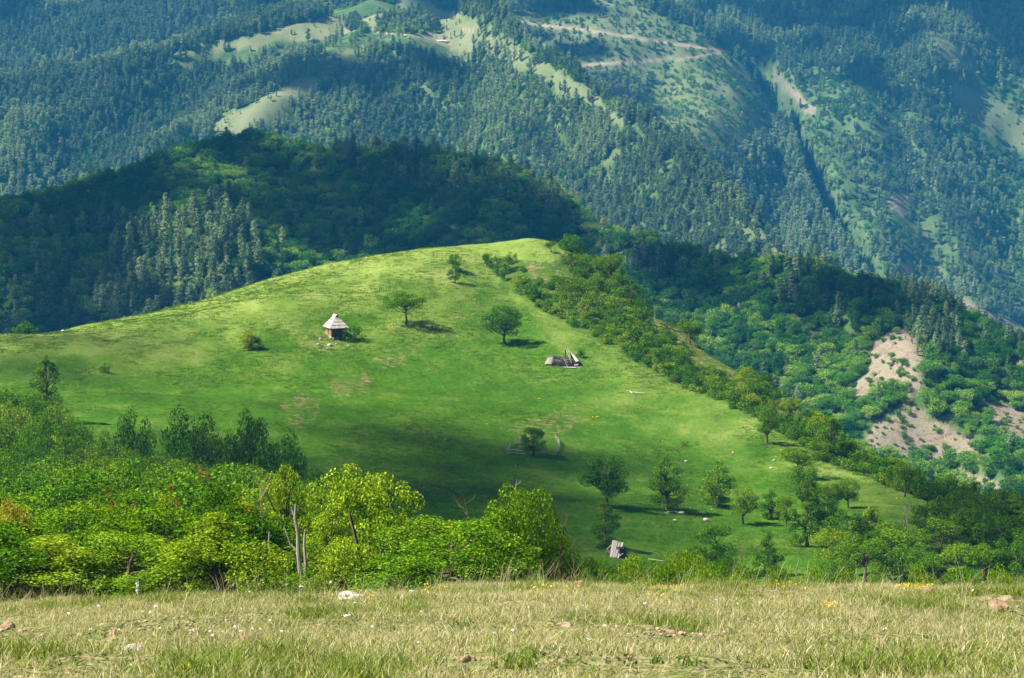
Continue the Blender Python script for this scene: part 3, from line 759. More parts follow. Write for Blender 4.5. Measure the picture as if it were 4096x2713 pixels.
# the largest 300 pines and some broadleaf trees of the mid ridge stand as trees of their own
def split_near(P, n):
    u, v = proj(P[:, 0], P[:, 1], P[:, 2] + 5)
    fr = (u > 4) & (u < 1020) & visible(P[:, 0], P[:, 1], P[:, 2] + 5, -.0006)
    score = np.where(fr, P[:, 3] / P[:, 1], 0); o = np.argsort(-score); return P[o[:n]], P[o[n:]]
pineN, pineP = split_near(pineP, 300)
def woods_object(name, P, near, far, label):
    for part, protos, sel in (('', near, P[:, 1] < 1260), ('', far, P[:, 1] >= 1260)):
        Q = P[sel]
        if not len(Q): continue
        n = len(Q); sc = Q[:, 3:4] * np.stack([rng.uniform(.95, 1.5, n), rng.uniform(.95, 1.5, n), rng.uniform(.8, 1.15, n)], 1)
        lab = label[0] if sel[0:1].size and protos is near else label[1]
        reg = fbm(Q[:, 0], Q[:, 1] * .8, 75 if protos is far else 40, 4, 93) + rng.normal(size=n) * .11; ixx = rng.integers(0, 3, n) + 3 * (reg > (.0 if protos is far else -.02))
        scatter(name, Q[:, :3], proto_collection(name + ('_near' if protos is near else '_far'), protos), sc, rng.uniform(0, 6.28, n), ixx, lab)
woods_object('pine_wood', pineP, mid_pine, far_pine, ('pines massed on the wooded ridge behind the green hill', 'pine forest covering the far mountain slopes'))
woods_object('broadleaf_wood', leafP, mid_leaf, far_leaf, ('leafy trees massed on the wooded ridge behind the green hill', 'leafy woodland and scrub on the far mountain slopes'))
scatter('dead_wood', deadP[:, :3], proto_collection('dead_wood', bare_far), np.repeat(deadP[:, 3:4], 3, 1), rng.uniform(0, 6.28, len(deadP)), rng.integers(0, 3, len(deadP)), 'bare pale trunks among the far pines')
print('WOODS', len(pineP), len(leafP), len(deadP))
for i, (x, y, z, s) in enumerate(pineN):
    u, v = proj(x, y, z + 4)
    o = link('pine_tree', mid_pine[i % NV]); o.location = (x, y, z); o.rotation_euler.z = random.uniform(0, 6.28); o.scale = (s * random.uniform(.85, 1.15), s * random.uniform(.85, 1.15), s * random.uniform(.92, 1.1))
    if u > 700: l = 'dark pine among the pale rocky slopes at the right, beyond the hill'
    elif u > 330: l = 'dark pine on the shaded ridge right behind the crest of the green hill'
    elif u > 110: l = 'grey green pine on the pine covered spur behind the left of the hill'
    else: l = 'dark pine low on the wooded slope at the far left behind the hill'
    tag(o, l, 'pine tree', 'pines on the wooded ridge behind the hill')

# ------------------------------------------------------------------ trees of the green hill and the thicket
class Proto:
    def __init__(self, seed, lm, bm='bark', **k):
        W, L = tree_parts(seed, **k)
        A = np.concatenate(L.v); self.h = float(np.percentile(A[:, 2], 99.3)); self.w = float(np.percentile(A[:, 0], 98.5) - np.percentile(A[:, 0], 1.5))
        self.tm = W.mesh('trunk', [M[bm]]); self.cm = L.mesh('crown', [M[lm]])
P = {
 'lone': [Proto(1, 'oak', h=6, w=6.2, base=.30, shape='flat', ncl=30, nleaf=6800, leaf=.18, clr=.16), Proto(2, 'oak', h=6.6, w=6, base=.26, shape='oak', ncl=34, nleaf=7500, leaf=.18, clr=.18, lean=-.5)],
 'oak': [Proto(10 + i, ('oak', 'thicket', 'oak', 'thicket')[i], h=6.5, w=5.2, base=(.16, .06, .10, .2)[i], shape=('oak', 'spire', 'oak', 'flat')[i], ncl=24, nleaf=6000, leaf=.17, clr=.18, lean=.3 * (i - 1)) for i in range(4)],
 'spire': [Proto(20 + i, 'oak', h=7, w=4.6, base=.08, shape='spire', ncl=30, nleaf=5600, leaf=.17, clr=.18) for i in range(3)],
 'mid': [Proto(30 + i, ('thicket', 'oak', 'thicket', 'oak', 'thicket')[i], h=5, w=5.6, base=.08, shape='oak', ncl=24, nleaf=5600, leaf=.17, clr=.19) for i in range(5)],
 'near': [Proto(40 + i, ('thicket', 'thicket', 'oak', 'thicket', 'oak')[i], h=4.4, w=3.9, base=.05, shape=('oak','spire')[i % 2], ncl=30, nleaf=15000, leaf=.088, clr=.165) for i in range(5)],
 'dome': [Proto(55 + i, 'thicket', h=4.0, w=4.4, base=.05, shape='bush', ncl=46, nleaf=14000, leaf=.09, clr=.14) for i in range(3)],
 'young': [Proto(50 + i, 'yellow', h=4.2, w=4.4, base=.05, shape=('bush', 'spire')[i], ncl=52, nleaf=14000, leaf=.09, clr=.13) for i in range(2)],
 'gold': [Proto(60, 'gold', h=3.4, w=3.0, base=.1, shape='oak', ncl=24, nleaf=3000, leaf=.13, clr=.2)],
 'shrub': [Proto(70 + i, ('shrub', 'shrub', 'thicket', 'oak', 'shrub')[i], h=3, w=3.6, base=0, shape='bush', ncl=15, nleaf=1500, leaf=.20, clr=.24) for i in range(5)],
 'low': [Proto(80 + i, 'thicket', h=1.4, w=2.4, base=0, shape='bush', ncl=18, nleaf=2600, leaf=.085, clr=.2) for i in range(3)],
}
def add_tree(kind, loc, h, w, label, cat='tree', group=None, name='broadleaf_tree', var=None, rz=None, sink=.05):
    p = P[kind][(var if var is not None else random.randrange(99)) % len(P[kind])]
    t = empty(name, label, cat, (loc[0], loc[1], loc[2] - sink), group, random.uniform(0, 6.283) if rz is None else rz, (w / p.w, w / p.w, h / p.h))
    link('trunk', p.tm, t); link('crown', p.cm, t); return t
def add_shrub(kind, loc, h, w, label, group=None, cat='shrub', name='shrub', var=None):
    return add_tree(kind, loc, h, w, label, cat, group, name, var)
def pix_tree(kind, u, vb, vt, wpx, label, yr=(285, 600), **k):
    x, y, z = place(u, vb, *yr); h = height_to(vt, x, y, z) ; return add_tree(kind, (x, y, z), h, wpx * px(y), label, **k)

# lone trees of the meadow
pix_tree('lone', 406, 325, 292, 39, 'spreading oak with short dark trunk on the meadow right of the log hut', var=0, rz=.4, name='oak_tree')
pix_tree('lone', 505, 344, 306, 36, 'round oak with leaning trunk on the meadow above the collapsed cabin', var=1, rz=0, name='oak_tree')
pix_tree('oak', 455, 271.5, 254, 12.5, 'upper one of two small round trees below the summit', group='small trees below the summit', name='oak_tree', var=0)
pix_tree('oak', 455, 283, 265, 13, 'lower one of two small round trees below the summit, trunk showing', group='small trees below the summit', name='oak_tree', var=2)
pix_tree('oak', 767, 444, 409, 20, 'small crooked tree leaning at the right edge of the meadow', name='oak_tree', var=0, rz=2.2)
pix_tree('oak', 831, 461, 417, 38, 'stout dark tree at the rim of the meadow, biggest on the right edge', name='oak_tree', var=1)
pix_tree('oak', 893, 480, 458, 30, 'leafy tree behind the lower right rim of the meadow', name='oak_tree', var=2)
pix_tree('oak', 905, 497, 463, 25, 'rounded tree standing at the lower right rim of the meadow', name='oak_tree', var=3)
pix_tree('oak', 912, 488, 470, 22, 'low dark tree tucked beside the rounded tree at the lower right rim', name='oak_tree', var=0)
lower = [('oak', 607, 508, 458, 46, 'large dark tree above the tumbled plank shed'), ('oak', 605, 548, 503, 35, 'slender tree standing right behind the plank shed', ),
 ('spire', 665, 511, 456, 36, 'cone shaped green tree above the old log on the slope'), ('spire', 717, 506, 462, 34, 'airy cone shaped tree in the middle of the lower slope'),
 ('oak', 743, 524, 488, 26, 'small light green tree with thin leaning trunk on the lower slope'), ('spire', 771, 519, 490, 22, 'pale green bushy tree with leaves down to the grass'),
 ('oak', 786, 525, 496, 20, 'small dark round tree beside the pale bushy tree'), ('oak', 797, 478, 448, 38, 'dense bright crown at the top of the tall tree row'),
 ('oak', 802, 492, 466, 34, 'olive crowned tree just below the top of the tree row'), ('oak', 812, 505, 480, 30, 'dark layered tree in the middle of the tree row'),
 ('spire', 807, 547, 476, 32, 'tall thin tree with bare lower trunk and one tuft of leaves low down'), ('oak', 832, 520, 484, 30, 'light crowned tree between the thin tall tree and the rim'),
 ('oak', 848, 508, 480, 22, 'small tree with dead branch on the right of the tree row'), ('spire', 768, 577, 533, 24, 'narrow dark tree near the foot of the slope'),
 ('oak', 716, 572, 526, 44, 'broad tree at the foot of the slope right of the plank shed'), ('oak', 697, 583, 548, 36, 'low broad tree at the left foot of the slope'),
 ('oak', 845, 560, 512, 44, 'dark tree at the left of the round thicket'), ('oak', 872, 560, 508, 46, 'bright topped tree in the middle of the round thicket'),
 ('oak', 893, 575, 530, 46, 'wide tree at the front right of the round thicket'), ('oak', 866, 585, 540, 44, 'low wide tree at the front of the round thicket'),
 ('oak', 828, 545, 500, 30, 'thin tree behind the left of the round thicket')]
for i, (k, u, vb, vt, wp, lab) in enumerate(lower):
    pix_tree(k, u, vb, vt, wp, lab, group='trees on the lower slope of the hill', var=i, yr=(240, 600))
# round thicket at the foot of the slope
for i, (u, vb, vt, wp) in enumerate(((833,566,528,40),(853,576,536,44),(880,572,528,46),(905,578,545,40),(868,556,516,40),(893,562,524,40),(922,582,552,38),(690,588,556,40),(722,586,556,36),(838,588,560,36))):
    pix_tree('mid', u, vb, vt, wp, 'full leafy bush packed in the round thicket at the foot of the slope' if u > 800 else 'full leafy bush beside the broad tree at the foot of the slope', group='bushes at the foot of the slope', var=i, yr=(240, 600), cat='shrub', name='shrub')
# dark wood at the right edge
spots = [(938,512,480,44),(962,520,486,42),(925,540,505,34),(950,545,498,52),(985,535,492,46),(1010,540,500,44),(940,565,520,46),(972,560,512,54),(1000,565,515,48),(1024,560,512,44),(955,585,545,44),(985,588,545,50),(1015,588,542,50),(1035,575,520,50),
         (925,584,558,36),(1050,550,500,44),(948,495,476,34),(975,508,482,40),(1000,520,490,40),(1018,530,496,40),(1035,545,500,40)]
for i, (u, vb, vt, wp) in enumerate(spots):
    pix_tree('oak', u, vb, vt, wp, 'dark leafy tree in the wood at the right edge', group='trees of the dark wood at the right edge', var=i, yr=(240, 600))
# meadow bushes
def bush(kind, u, vb, vt, wp, lab, **k):
    x, y, z = place(u, vb, 250, 600); return add_shrub(kind, (x, y, z), height_to(vt, x, y, z), wp * px(y), lab, **k)
bush('shrub', 354, 341, 324, 19, 'round green bush against the right side of the log hut')
bush('shrub', 257, 349, 336, 13, 'dark green half of the two toned bush left of the hut')
b = bush('young', 248, 349, 330, 19, 'pale yellow green airy bush on the meadow left of the log hut')
bush('shrub', 580, 358, 349, 9, 'small dark bush behind the collapsed cabin')
bush('shrub', 106, 373, 363, 11, 'small dark bush alone on the left meadow')
bush('shrub', 23, 333, 321, 24, 'round bush on the skyline at the far left end of the meadow')
bush('shrub', 685, 446, 440, 8, 'tiny dark bush alone on the lower right meadow')
bush('oak', 533, 456, 428, 24, 'tall irregular bush growing inside the old pole pen', name='shrub')
for u, vb, vt, wp in ((487,267,253,13),(497,268,256,14),(506,272,255,14),(512,264,252,11),(498,276,266,10),(503,281,270,10)):
    bush('shrub', u, vb, vt, wp, 'bush in the cluster just below the grassy summit', group='bushes just below the summit')

# shrubs of the rocky flank
def flank_shrubs():
    n = 0; pts = []
    u = rng.uniform(486, 1010, 6000); y = rng.uniform(370, 590, 6000); s, e = ray(u, 339); x = s * y; z = H(x, y)
    m = masks(x, y, z); uu, vv = m['u'], m['v']
    low_ = anypoly(uu, vv - 7, DIRT_FL) & ~m['dirt']; ok = ~(low_ & (rng.random(6000) < .85)) & (m['flank'] > .98) & ~(m['dirt'] & (rng.random(6000) < .97)) & (vv < np.interp(uu, [486, 520, 1024], [300, 999, 999]))
    skip = inpoly(uu, vv, [(478,228),(540,232),(578,262),(569,284),(519,270),(515,290),(492,284),(478,290)])
    cand_ = np.where(ok & ~skip)[0]; print('FLANKC', len(cand_))
    for i in cand_:
        if all((x[i] - a) ** 2 + ((y[i] - b) * .55) ** 2 > 1.25 ** 2 for a, b in pts):
            pts.append((x[i], y[i]))
            w = random.uniform(2.0, 3.9); h = w * random.uniform(.6, 1.0)
            if random.random() < .12: h *= 1.5
            ui = uu[i]
            if ui < 570: l = 'leafy shrub on the brown flank near the summit'
            elif ui < 640: l = 'leafy shrub on the upper part of the overgrown flank'
            elif ui < 720: l = 'leafy shrub on the flank beside the bare brown strip'
            elif ui < 800: l = 'leafy shrub on the flank below the bare brown strip'
            else: l = 'leafy shrub on the lowest part of the flank along the rim'
            add_shrub('shrub', (x[i], y[i], z[i]), h, w, l, 'shrubs covering the steep flank')
            n += 1
            if n >= 255: break
    print('FLANK', n)
flank_shrubs()
n = 9000; u = rng.uniform(486, 1010, n); y = rng.uniform(370, 590, n); s_, e_ = ray(u, 339); x = s_ * y; z = H(x, y); m = masks(x, y, z)
k = (m['flank'] > .5) & ~(m['dirt'] & (rng.random(n) < .97)) & ~inpoly(m['u'], m['v'], [(478,228),(540,232),(578,262),(569,284),(519,270),(515,290),(492,284),(478,290)])
x, y, z = x[k], y[k], z[k]; n = len(x)
under = [merged('undergrowth', *tree_parts(800 + i, h=1.1, w=2.0, base=0, ncl=8, nleaf=380, leaf=.17, shape='bush', limbs=False, clr=.26), M['shrub']) for i in range(4)]
scatter('undergrowth', np.stack([x, y, z], 1), proto_collection('under', under), rng.uniform(.6, 1.3, (n, 1)) * np.ones((1, 3)), rng.uniform(0, 6.28, n), rng.integers(0, 4, n), 'low tangled undergrowth filling the steep flank between the shrubs')
for u, vb, vt, wp in ((612,286,254,24),(622,297,266,22),(632,303,280,18),(596,272,258,15),(567,262,251,12),(551,250,241,11)):
    pix_tree('oak', u, vb + 2, vt, wp, 'bushy dark tree on the skyline of the flank right of the summit', group='trees on the skyline of the flank', yr=(500, 600))
for u, vb, vt, wp, l in ((690,345,322,24,'bright round tree on the skyline of the bare brown strip'), (752,388,370,22,'low tree on the skyline of the lower flank'), (790,420,398,22,'leafy tree on the flank skyline above the crooked tree')):
    pix_tree('oak', u, vb, vt, wp, l, yr=(400, 600))

# the thicket at the lower left
def thicket():
    pts = []; n = 0
    for u, y, vt, wp in ((5,385,388,44),(30,388,392,40),(56,372,404,34),(15,360,404,46),(45,350,412,44),(76,352,420,36),(0,335,420,46),(35,325,428,46),(70,325,432,42),(102,330,434,36),(128,312,446,36),(20,300,442,48),(60,300,446,46),(95,300,448,42),(152,300,456,38),(172,290,462,38),(222,300,460,36)):
        x, y, z = at_d(u, y); pts.append((x, y)); n += 1
        add_tree('mid', (x, y, z), height_to(vt, x, y, z), wp * px(y), 'green leafy tree in the left edge of the lower left thicket, far back' if u < 110 else 'green leafy tree in the middle of the lower left thicket, far back', group='trees of the lower left thicket')
    for it in range(14000):
        y = math.sqrt(random.uniform(84 ** 2, 400 ** 2)) if it > 1500 else random.uniform(84, 130)
        u = random.uniform(-60, 500); s, _ = ray(u, 339); s = float(s)
        ymax = np.interp(u, [-60, 0, 45, 62, 75, 110, 150, 200, 235, 250, 262, 290, 312, 335, 360, 430, 500], [400, 392, 388, 372, 350, 336, 322, 318, 300, 312, 318, 326, 300, 255, 210, 190, 170])
        if y > ymax: continue
        x = s * y
        rad = 3.3 * (.62 + .40 * min(1, y / 260))
        if any((x - a) ** 2 + (y - b) ** 2 < rad ** 2 for a, b in pts): continue
        if 470 < u < 585 and y < 125: continue
        if 256 < u < 320 and y < 120: continue
        if 300 < u < 435 and y < 128: continue
        pts.append((x, y)); z = float(H(x, y)); z0, = (z,)
        # every crown reaches about the height the thicket has there
        vtop = np.interp(y, [85, 110, 150, 200, 260, 330, 400], [540, 520, 500, 478, 456, 436, 392]) + random.uniform(-26, 30)
        if u > 300: vtop = max(vtop, float(np.interp(u, [300, 330, 350, 380, 430, 450, 500], [470, 478, 494, 508, 530, 516, 512])) + random.uniform(0, 12))
        if u < 110: vtop = max(vtop, float(np.interp(u, [0, 40, 62, 80, 110], [386, 392, 404, 424, 432])) + random.uniform(0, 10))
        h = min(6.6, max(2.0, height_to(vtop, x, y, z))); w = rad * random.uniform(1.5, 2.25)
        kind = 'near' if y < 135 else 'mid'
        if random.random() < .035 and y < 300: kind = 'gold'; h *= .8
        side = 'left edge' if u < 60 else ('middle' if u < 240 else 'right part')
        dep = 'front' if y < 125 else ('middle rows' if y < 230 else 'far back')
        lab = ('golden young tree in the %s of the thicket, %s' if kind == 'gold' else 'green leafy tree in the %s of the lower left thicket, %s') % (side, dep)
        add_tree(kind, (x, y, z), h, w, lab, group='trees of the lower left thicket'); n += 1
        if n >= 222: break
    print('THICKET', n)
thicket()
def near_tree(kind, u, y, vt, wp, lab, **k):
    x, y, z = at_d(u, y); return add_tree(kind, (x, y, z), height_to(vt, x, y, z), wp * px(y), lab, **k)
def far_edge(u, y, vt, wp, lab, kind='mid', **k): return near_tree(kind, u, y, vt, wp, lab, **k)
far_edge(45, 392, 357, 34, 'spiky dark tree sticking up at the back left of the thicket', 'spire', name='broadleaf_tree')
far_edge(131, 330, 414, 38, 'narrow dark tree standing up at the back of the thicket, first from the left')
far_edge(193, 325, 412, 58, 'broad domed tree standing up at the back of the thicket')
far_edge(250, 322, 415, 44, 'rounded tree at the back of the thicket, right of the domed one')
far_edge(276, 300, 436, 54, 'wide tree at the back right end of the thicket')
far_edge(312, 285, 468, 26, 'small round tree at the right end of the thicket against the meadow')
# front row heroes
ht = near_tree('young', 366, 96, 470, 118, 'large yellow green leafy tree glowing at the front of the thicket', var=0, rz=.3)
near_tree('young', 335, 104, 505, 70, 'yellow green bush left behind the glowing tree', var=1, rz=2)
near_tree('dome', 400, 100, 530, 60, 'green bush at the right foot of the glowing tree', var=1)
near_tree('young', 284, 112, 468, 62, 'loose yellow topped tree behind the dead trunk', var=1)
near_tree('near', 232, 100, 482, 96, 'dense green tree left of the dead trunk', var=2)
near_tree('near', 165, 101, 496, 96, 'dense green tree at the front with brown dead leaves in its top', var=3)
near_tree('dome', 100, 99, 505, 96, 'broad green bush at the front left of the thicket', var=0)
near_tree('near', 45, 100, 520, 90, 'broad green bush second from the left edge of the front row', var=4)
near_tree('near', -5, 98, 515, 80, 'broad green bush cut by the left edge of the picture', var=1)
near_tree('gold', 3, 90, 500, 46, 'golden leaved bush cut by the left edge of the picture', cat='shrub', name='shrub')
ct = near_tree('dome', 520, 95, 489, 88, 'bright green bush with bare twigs in the middle of the front row', var=3, rz=1.0)
near_tree('dome', 487, 97, 535, 60, 'low green bush left of the middle bush', var=3)
near_tree('dome', 552, 96, 535, 56, 'low green bush right of the middle bush', var=0)
for u, y, vt, wp in ((592,96,556,38),(610,98,560,36),(632,97,554,38),(652,99,560,34),(670,96,552,42),(692,98,548,44),(722,97,560,34),(745,98,564,32),(785,97,566,34),(815,97,563,36),(700,92,562,36),(850,97,566,34),(885,96,568,34),(925,97,565,36),(965,97,567,34),(1005,97,566,36),(440,105,548,50),(465,110,540,50),(425,92,562,40),(620,92,573,40),(650,90,576,34),(675,88,563,40),(705,86,562,30),(735,88,574,34),(800,90,578,30),(770,92,580,30),(590,90,566,36),(575,95,560,30),(845,88,577,26),(900,90,579,30),(940,90,578,34),(980,88,577,34),(300,90,566,40),(318,88,572,34),(265,90,575,34)):
    x, y, z = at_d(u, y); add_shrub('low', (x, y, z), height_to(vt, x, y, z), wp * px(y), 'low bush peeping over the brow behind the dry grass', 'low bushes along the brow')

# ------------------------------------------------------------------ dead wood
def twig_tree(seed, h, spread, n=9, r=.06, lean=0):
    rd = random.Random(seed); mb = MB(); pts = [Vector((lean * t + rd.uniform(-.04, .04) * h, rd.uniform(-.03, .03) * h, h * t)) for t in (0, .25, .5, .75, 1)]; pts[0] = Vector((0, 0, -.3))
    mb.tube(pts, [r, r * .8, r * .6, r * .4, r * .15], 6)
    for k in range(n):
        t = rd.uniform(.25, .95); i = int(t * 4); s = pts[i].lerp(pts[min(4, i + 1)], t * 4 - i); a = rd.uniform(0, 6.28); l = spread * rd.uniform(.5, 1) * (1.15 - t * .6)
        m = s + Vector((math.cos(a) * l * .5, math.sin(a) * l * .5, l * .35)); e = m + Vector((math.cos(a) * l * .4, math.sin(a) * l * .4, l * rd.uniform(.2, .7)))
        mb.tube([s, m, e], [r * .38, r * .25, r * .07], 4)
        for q in range(2):
            b = rd.uniform(0, 6.28); mb.tube([m, m + Vector((math.cos(b) * l * .3, math.sin(b) * l * .3, l * .35))], [r * .18, r * .05], 4)
    return mb
def dead(name, u, y, vt, lab, mat, seed, spread=1.0, n=9, r=.06, lean=0, cat='dead tree', ground_v=None):
    x, y, z = at_d(u, y) if ground_v is None else place(u, ground_v, 250, 600)
    h = height_to(vt, x, y, z); o = twig_tree(seed, h, spread, n, r, lean).build(name, [M[mat]]); o.location = (x, y, z); tag(o, lab, cat); return o
# the pale dead trunk in front of the glowing tree
x, y, z = at_d(297, 90); t = empty('dead_tree', 'pale broken dead trunk standing in front of the glowing yellow green tree', 'dead tree', (x, y, z))
h = height_to(504, x, y, z); mb = MB()
mb.tube([(.08, 0, -.3), (.05, 0, h * .28), (-.02, 0, h * .5), (-.03, 0, h * .7), (-.12, 0, h * .86), (-.10, 0, h)], [.09, .08, .07, .06, .045, .022], 9); mb.build('trunk', [M['bark_pale']], t)
mb = MB(); mb.tube([(-.02, 0, h * .52), (-.28, .03, h * .60), (-.48, .05, h * .78)], [.05, .035, .012], 6); mb.build('branch', [M['bark_pale']], t)
mb = MB(); mb.tube([(-.10, 0, h * .86), (-.2, .02, h * .93), (-.24, 0, h * .97)], [.045, .04, .015], 6); mb.build('branch', [M['bark_pale']], t)
mb = MB(); mb.tube([(.04, 0, h * .3), (-.12, .05, h * .42), (-.2, .1, h * .5)], [.05, .03, .01], 6); mb.build('branch', [M['bark']], t)
for u, vt, r, lab in ((303, 530, .055, 'thinner pale dead trunk just right of the broken one'), (267, 532, .04, 'short thin pale stump left of the broken dead trunk')):
    x, y, z = at_d(u, 92); h = height_to(vt, x, y, z); mb = MB(); mb.tube([(0, 0, -.3), (.03, 0, h * .5), (-.02, 0, h * .8), (.01, 0, h)], [r * 1.1, r, r * .8, r * .5], 8)
    o = mb.build('dead_tree', [M['bark_pale']]); o.location = (x, y, z); tag(o, lab, 'dead tree', 'small dead trunks by the broken one')
dead('dead_tree', 905, 0, 505, 'bare grey tree with forked branches on the grass near the dark wood', 'bark_pale', 5, 1.8, 10, .13, cat='dead tree', ground_v=545)
dead('dead_tree', 983, 0, 545, 'thin bare tree in front of the dark wood', 'bark_red', 6, 1.4, 8, .09, ground_v=578)
dead('dead_tree', 741, 0, 545, 'thin bare tree at the foot of the slope beside the broad tree', 'bark_red', 7, .9, 7, .08, ground_v=563)
dead('dead_tree', 797, 0, 553, 'two forked bare stick at the foot of the slope', 'bark_pale', 8, .5, 5, .06, ground_v=583)
dead('dead_shrub', 514, 0, 478, 'dark leafless tangled shrub on the shaded meadow below the pen', 'bark', 9, 1.2, 14, .07, cat='dead shrub', ground_v=487)
dead('dead_tree', 654, 0, 302, 'thin bare sapling on the skyline above the bare brown strip', 'bark_pale', 10, .6, 6, .06, ground_v=327)
dead('bare_twigs', 498, 95, 498, 'bare brown twigs rising from the left of the middle bush', 'bark_red', 11, 1.1, 10, .035, -1.2, cat='twigs')
dead('bare_twigs', 515, 95.5, 478, 'tall bare twig topping the middle bush', 'bark_pale', 12, .8, 9, .04, cat='twigs')
dead('bare_twigs', 560, 94.5, 516, 'bare brown twigs rising right of the middle bush', 'bark_red', 13, 1.1, 14, .04, .2, cat='twigs')
dead('bare_twigs', 212, 99.5, 468, 'bare twigs with brown dead leaves above the left thicket', 'bark_red', 14, .9, 10, .045, -.2, cat='twigs')
dead('bare_twigs', 236, 99.5, 476, 'bare forked branches leaning right above the left thicket', 'bark_red', 15, 1.1, 12, .045, .9, cat='twigs')
dead('bare_twigs', 250, 99.2, 490, 'pale bare branches left of the dead trunk', 'bark_pale', 16, .9, 10, .035, .5, cat='twigs')
for i, (u, v) in enumerate(((200,472),(207,476),(170,487),(109,493),(112,503),(179,503),(134,505),(248,509),(524,512))):
    s, e = ray(u, v); y = 97.6 if u > 400 else 98.4
    L = MB(); L.quads(clump_leaves((0, 0, 0), (.10, .10, .16), 16, .09, rng)); o = L.build('dry_leaves', [M['brownleaf']]); o.location = (float(s) * y, y, float(e) * y)
    tag(o, 'tuft of rusty dead leaves caught in the front thicket', 'dead leaves', 'tufts of dead leaves')

# ------------------------------------------------------------------ huts and timber
M['shingle'] = wood_mat('grey_shingle', (0.34, 0.28, 0.24), (0.62, 0.54, 0.48), 5, (3, 3, .5), bump=.5)
M['bark_pale'] = wood_mat('bleached_wood', (0.34, 0.29, 0.24), (0.66, 0.60, 0.53), 6, (4, 4, .6))
M['plank'] = wood_mat('grey_plank', (0.15, 0.125, 0.105), (0.40, 0.34, 0.29), 5, (1, 3, 3), bump=.5)
M['orange_wood'] = wood_mat('warm_wood', (0.20, 0.10, 0.035), (0.38, 0.20, 0.08), 4, (3, .5, 3))
M['old_log'] = wood_mat('old_log', (0.055, 0.045, 0.045), (0.12, 0.10, 0.095), 4, (.6, 3, 3))
M['darkness'] = wood_mat('dark_wood_and_shade', (0.02, 0.015, 0.012), (0.045, 0.03, 0.025), 3)  # near-black: painted shade inside openings, also the dark poles and boards
M['stone'] = wood_mat('pale_stone', (0.26, 0.22, 0.17), (0.55, 0.50, 0.42), 7, bump=.8)
M['stone_red'] = wood_mat('reddish_stone', (0.13, 0.08, 0.05), (0.36, 0.24, 0.15), 8, bump=.8)
M['clay'] = wood_mat('bare_clay', (0.22, 0.14, 0.09), (0.44, 0.32, 0.23), 9, bump=.8)

def rock_mesh(seed, sx, sy, sz, mat, rough=.35):
    V, Fc = bmesh_ico(3); r = np.random.default_rng(seed); o = r.uniform(0, 50)
    d = 1 + rough * (fbm(V[:, 0] * 1.0 + V[:, 2] * .7 + o, V[:, 1] + V[:, 2] * .5 + o, .9, 4, seed)); q = np.round(d * 7) / 7 * .5 + d * .5
    V = V * q[:, None] * np.array([sx, sy, sz]) / 2
    return mk_mesh('rock', V, Fc.ravel(), np.full(len(Fc), 3), [M[mat]])
def bmesh_ico(sub=2):
    import bmesh
    bm = bmesh.new(); bmesh.ops.create_icosphere(bm, subdivisions=sub, radius=1); bm.verts.ensure_lookup_table()
    V = np.array([v.co[:] for v in bm.verts]); Fc = np.array([[v.index for v in f.verts] for f in bm.faces]); bm.free(); return V, Fc

